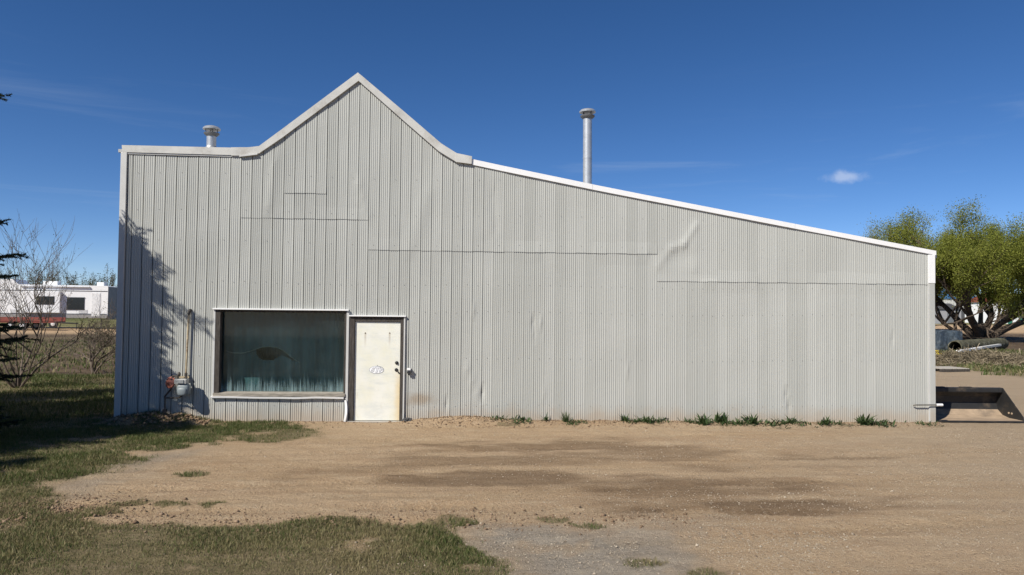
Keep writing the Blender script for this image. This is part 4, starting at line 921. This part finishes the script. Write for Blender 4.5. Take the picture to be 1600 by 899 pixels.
MB().tube([(-L_*.6, -.09, zt0-.12), (-1.5, -.09, zt0-.12)], .07, 8).build('awning_roll', MAT('awning_cover', (.55, .56, .58), .5), rv)
MB().box(-6.6, -3.75, -.32, -.003, 1.25, 2.95, bev=.04).build('slide_out', M_RVW, rv)
MB().box(-5.6, -4.2, -.345, -.322, 1.9, 2.55).build('window', M_GLS, rv)
for zz_ in (1.15, 2.98): MB().box(-L_+3, -.05, -.018, -.0015, zz_, zz_+.05).build('trim_strip', M_DARK, rv)
for xx_ in (-2.0, -7.4): MB().box(xx_-.35, xx_+.35, -.022, -.0018, 1.22, 1.5).build('hatch', MAT('hatch_grey', (.5, .5, .5), .5), rv)
tag(rv, 'long white camper trailer with dark windows parked beyond the lawn', 'camper')
# low red flatbed trailer parked in front of it
ft = empty('flatbed_trailer', (AT(84, 505, 47).x, 47, 0), rad(6)); M_RED = MAT('faded_red_paint', (.20, .045, .03), .6, 0, .3)
MB().box(-5.2, 0, 0, 2.1, .62, .74).build('deck', M_RED, ft); MB().box(-5.2, 0, -.03, .03, .74, 1.05).build('side_rail', M_RED, ft); MB().box(-5.2, 0, 2.07, 2.13, .74, 1.05).build('side_rail', M_RED, ft)
MB().tube([(0, 1.05, .62), (1.4, 1.05, .55)], .06, 6).build('drawbar', M_DARK, ft)
for xw in (-3.2, -2.3):
    for yw in (-.12, 2.2):
        q = MB(); q.lathe([(.2, -.1), (.33, -.1), (.35, 0), (.33, .1), (.2, .1)], (xw, yw, .35), 16, M=Matrix.Rotation(rad(90), 3, 'X')); tw = q.build('wheel', M_TIRE, ft, smooth=True)
        q = MB(); q.lathe([(.19, 0), (.15, .03), (.05, .05)], (xw, yw-.1, .35), 12, M=Matrix.Rotation(rad(90), 3, 'X')); q.build('hub', M_HUB, tw)
q = MB(); q.lathe([(.03, 0), (.03, .55), (.07, .56), (.07, .62)], (1.3, 1.05, 0), 8); q.build('jack_stand', M_DARK, ft)
tag(ft, 'low faded red flatbed trailer parked in front of the white camper', 'trailer')

# ================================================================== far things, right
# hollow mossy log / culvert under the willow
c0 = G(1492, 552); c1 = G(1572, 545); cl = empty('hollow_log', (c0[0], c0[1], 0)); ax = Vector((c1[0]-c0[0], c1[1]-c0[1], 0)); L = ax.length*.92; cl.rotation_euler = (0, 0, math.atan2(ax.y, ax.x))
r_o = .36; q = MB(); RY = Matrix.Rotation(rad(90), 3, 'Y'); pr = [(r_o-.05, L-.1), (r_o-.05, 0), (r_o, 0)]
for i in range(24): pr += [(r_o+.02*(i % 2)+.01*math.sin(i*1.3), L*(i+.5)/24)]
pr += [(r_o-.02, L)]
q.lathe(pr, (0, 0, r_o-.03), 24, M=RY); q.f = q.f[:-2]; q.m = q.m[:-2]
q.build('shell', MAT('mossy_mottled_bark', (.08, .076, .05), .95, 0, .7, 6, .5, 20, .1, dirt=((.21, .20, .15), .8)), cl, smooth=True, fix=False)
q = MB(); q.lathe([(r_o-.055, 0), (r_o-.055, .02)], (L*.55, 0, r_o-.03), 20, M=RY); q.build('hollow_shade_disc', M_DARK, cl)  # black disc stands in for the shade deep inside the log
tag(cl, 'mossy hollow log lying on the ground under the willow', 'log')
p0 = G(1497, 556); p1 = G(1562, 550); q = MB(); pk_ = empty('white_plank', (p0[0], p0[1], .16)); dd = Vector((p1[0]-p0[0], p1[1]-p0[1], 0)); pk_.rotation_euler = (0, rad(-1.5), math.atan2(dd.y, dd.x))
MB().box(0, dd.length*.48, -.1, .1, 0, .12, bev=.01).build('board', M_WHT, pk_); MB().box(dd.length*.5, dd.length, -.1, .1, .01, .13, bev=.01).build('board', MAT('greyed_board', (.5, .49, .46), .7), pk_)
for f_ in (.1, .85): MB().box(dd.length*f_-.1, dd.length*f_+.1, -.12, .12, -.17, -.002).build('block', M_WOODD, pk_)
tag(pk_, 'long whitish plank lying in front of the mossy hollow log', 'plank')
# tarp covered tote at the corner of the view behind the shop
tp0 = G(1474, 548); to2 = empty('covered_crate', (tp0[0], tp0[1], 0), rad(8)); q = MB()
bm = bmesh.new(); bmesh.ops.create_cube(bm, size=1); bmesh.ops.subdivide_edges(bm, edges=bm.edges[:], cuts=7, use_grid_fill=True)
for v in bm.verts:
    v.co = Vector((v.co.x*1.5, v.co.y*1.2, (v.co.z+.5)*1.15)); k = .05*math.sin(v.co.x*7+v.co.z*4)+.04*math.sin(v.co.y*9+v.co.x*5+2); v.co += Vector((k*.4, k, k*.6 if v.co.z > .3 else 0))
    v.co.x *= 1+.06*(1.15-v.co.z); v.co.y *= 1+.06*(1.15-v.co.z)
bm.verts.index_update(); q.add([v.co.copy() for v in bm.verts], [[v.index for v in f.verts] for f in bm.faces]); bm.free()
q.build('tarp', MAT('mottled_blue_grey_tarp', (.05, .068, .085), .55, 0, .8, 5, .3, 9, dirt=((.18, .2, .21), .6)), to2, smooth=True); MB().tube([(-.8, -.62, .35), (.8, -.62, .4)], .015, 5).build('rope', M_DARK, to2)
tag(to2, 'blue grey tarp covered crate standing past the low end of the shop', 'crate')
# pallet and yellow can
pl0 = G(1478, 580); po_ = empty('wooden_pallet', (pl0[0], pl0[1], 0), rad(5))
for i in range(7): MB().box(-.6+i*.175, -.6+i*.175+.11, -.5, .5, .115, .14).build('slat', M_WOODG, po_)
for yy in (-.45, 0, .45): MB().box(-.61, .6, yy-.04, yy+.04, .0, .113).build('stringer', M_WOODD, po_)
tag(po_, 'low weathered wooden pallet on the dirt beyond the black bucket', 'pallet')
yc = G(1463, 566); yo = empty('fuel_can', (yc[0], yc[1], 0)); M_YEL = MAT('yellow_plastic', (.72, .55, .03), .45, 0, .1)
MB().box(-.2, .2, -.14, .14, 0, .42, bev=.04).build('body', M_YEL, yo, smooth=True); MB().tube([(-.12, 0, .40), (-.1, 0, .5), (.08, 0, .5), (.1, 0, .40)], .025, 6).build('handle', M_YEL, yo, smooth=True); MB().lathe([(.04, .41), (.04, .47), (.03, .48)], (.15, 0, 0), 8).build('cap', M_DARK, yo)
tag(yo, 'yellow plastic can standing behind the low corner of the shop', 'can')
# dry brush pile
rng = np.random.default_rng(12); n = 7000; c0 = np.array(G(1560, 572)); xx = c0[0]+rng.normal(0, 2.2, n); yy = c0[1]+1.5+rng.normal(0, .9, n); hh = .6*np.exp(-((xx-c0[0])/3.0)**2-((yy-c0[1]-1.5)/1.2)**2)*(.5+vn(xx, yy, .8, 3)); zz = rng.random(n)*hh
d = rng.normal(0, 1, (n, 3)); d[:, 2] *= .45; d /= np.linalg.norm(d, axis=1, keepdims=True); e = np.cross(d, rng.normal(0, 1, (n, 3))); e /= np.linalg.norm(e, axis=1, keepdims=True); l_ = rng.uniform(.12, .45, (n, 1)); c = np.stack([xx, yy, zz+.02], 1)
bv = np.stack([c-d*l_-e*.012, c-d*l_+e*.012, c+d*l_+e*.006, c+d*l_-e*.006], 1).reshape(-1, 3)
bo2 = arrmesh('brush_pile', bv, np.arange(4*n).reshape(-1, 4), leafmat('dry_brush', (.09, .075, .045), (.32, .26, .17), .1), None, {'tint': np.repeat(rng.random(n), 4)[:, None]*np.ones((1, 3))}); tag(bo2, 'heap of dry tangled brush and straw in the ditch grass', 'brush', kind='stuff')
# far buildings
def shed(name, u0, u1, v_top, y, depth, wallm, roofm, label, eave=.75, parts=()):
    a = AT(u0, 500, y); b2 = AT(u1, 500, y); w_ = b2.x-a.x; ht = AT(u0, v_top, y).z; o = empty(name, (a.x, y, 0)); he = ht*eave
    MB().box(0, w_, 0, depth, -.2, he).build('wall', wallm, o)
    q = MB(); q.prism([(-.3, he), (w_+.3, he), (w_/2, ht)], -.3, depth+.3) if name != 'white_building' else q.add([(-.4, -.5, he-.05), (w_+.4, -.5, he-.05), (w_+.4, depth/2, ht), (-.4, depth/2, ht), (-.4, depth+.5, he-.05), (w_+.4, depth+.5, he-.05)], [(0, 1, 2, 3), (3, 2, 5, 4), (0, 3, 4), (1, 5, 2), (0, 4, 5, 1)])
    q.build('roof', roofm, o)
    for (nm, xa, xb, za, zb, mt) in parts: MB().box(xa*w_, xb*w_, -.08, -.004, za, zb).build(nm, mt, o)
    tag(o, label, 'building'); return o
M_GRN = MAT('green_trim', (.03, .16, .11), .5); M_GSH = MAT('grey_shed_wall', (.30, .30, .31), .7); M_DSH = MAT('dark_shed_roof', (.08, .08, .085), .7)
shed('white_building', 1577, 1760, 458, 135, 14, M_WHT, MAT('rust_red_roof', (.28, .08, .05), .6), 'white building with green corner trim seen past the willow', .72, (('corner_trim', -.012, .022, 0, 3.9, M_GRN), ('door', .08, .2, 0, 3.0, M_GRN), ('window', .3, .4, 1.2, 2.4, M_GLS), ('window', .5, .6, 1.2, 2.4, M_GLS)))
shed('grey_shed', 1462, 1502, 474, 128, 6, M_GSH, M_DSH, 'small grey gabled shed seen beneath the willow branches', .72, (('door', .45, .9, 0, 2.2, MAT('shed_door', (.14, .15, .16), .7)),))
shed('blue_roofed_barn', 1478, 1530, 452, 190, 10, MAT('pale_barn', (.55, .54, .5), .7), MAT('blue_roof', (.05, .16, .34), .5), 'distant pale barn with a blue roof behind the willow', .7, (('door', .4, .6, 0, 3, M_DSH),))
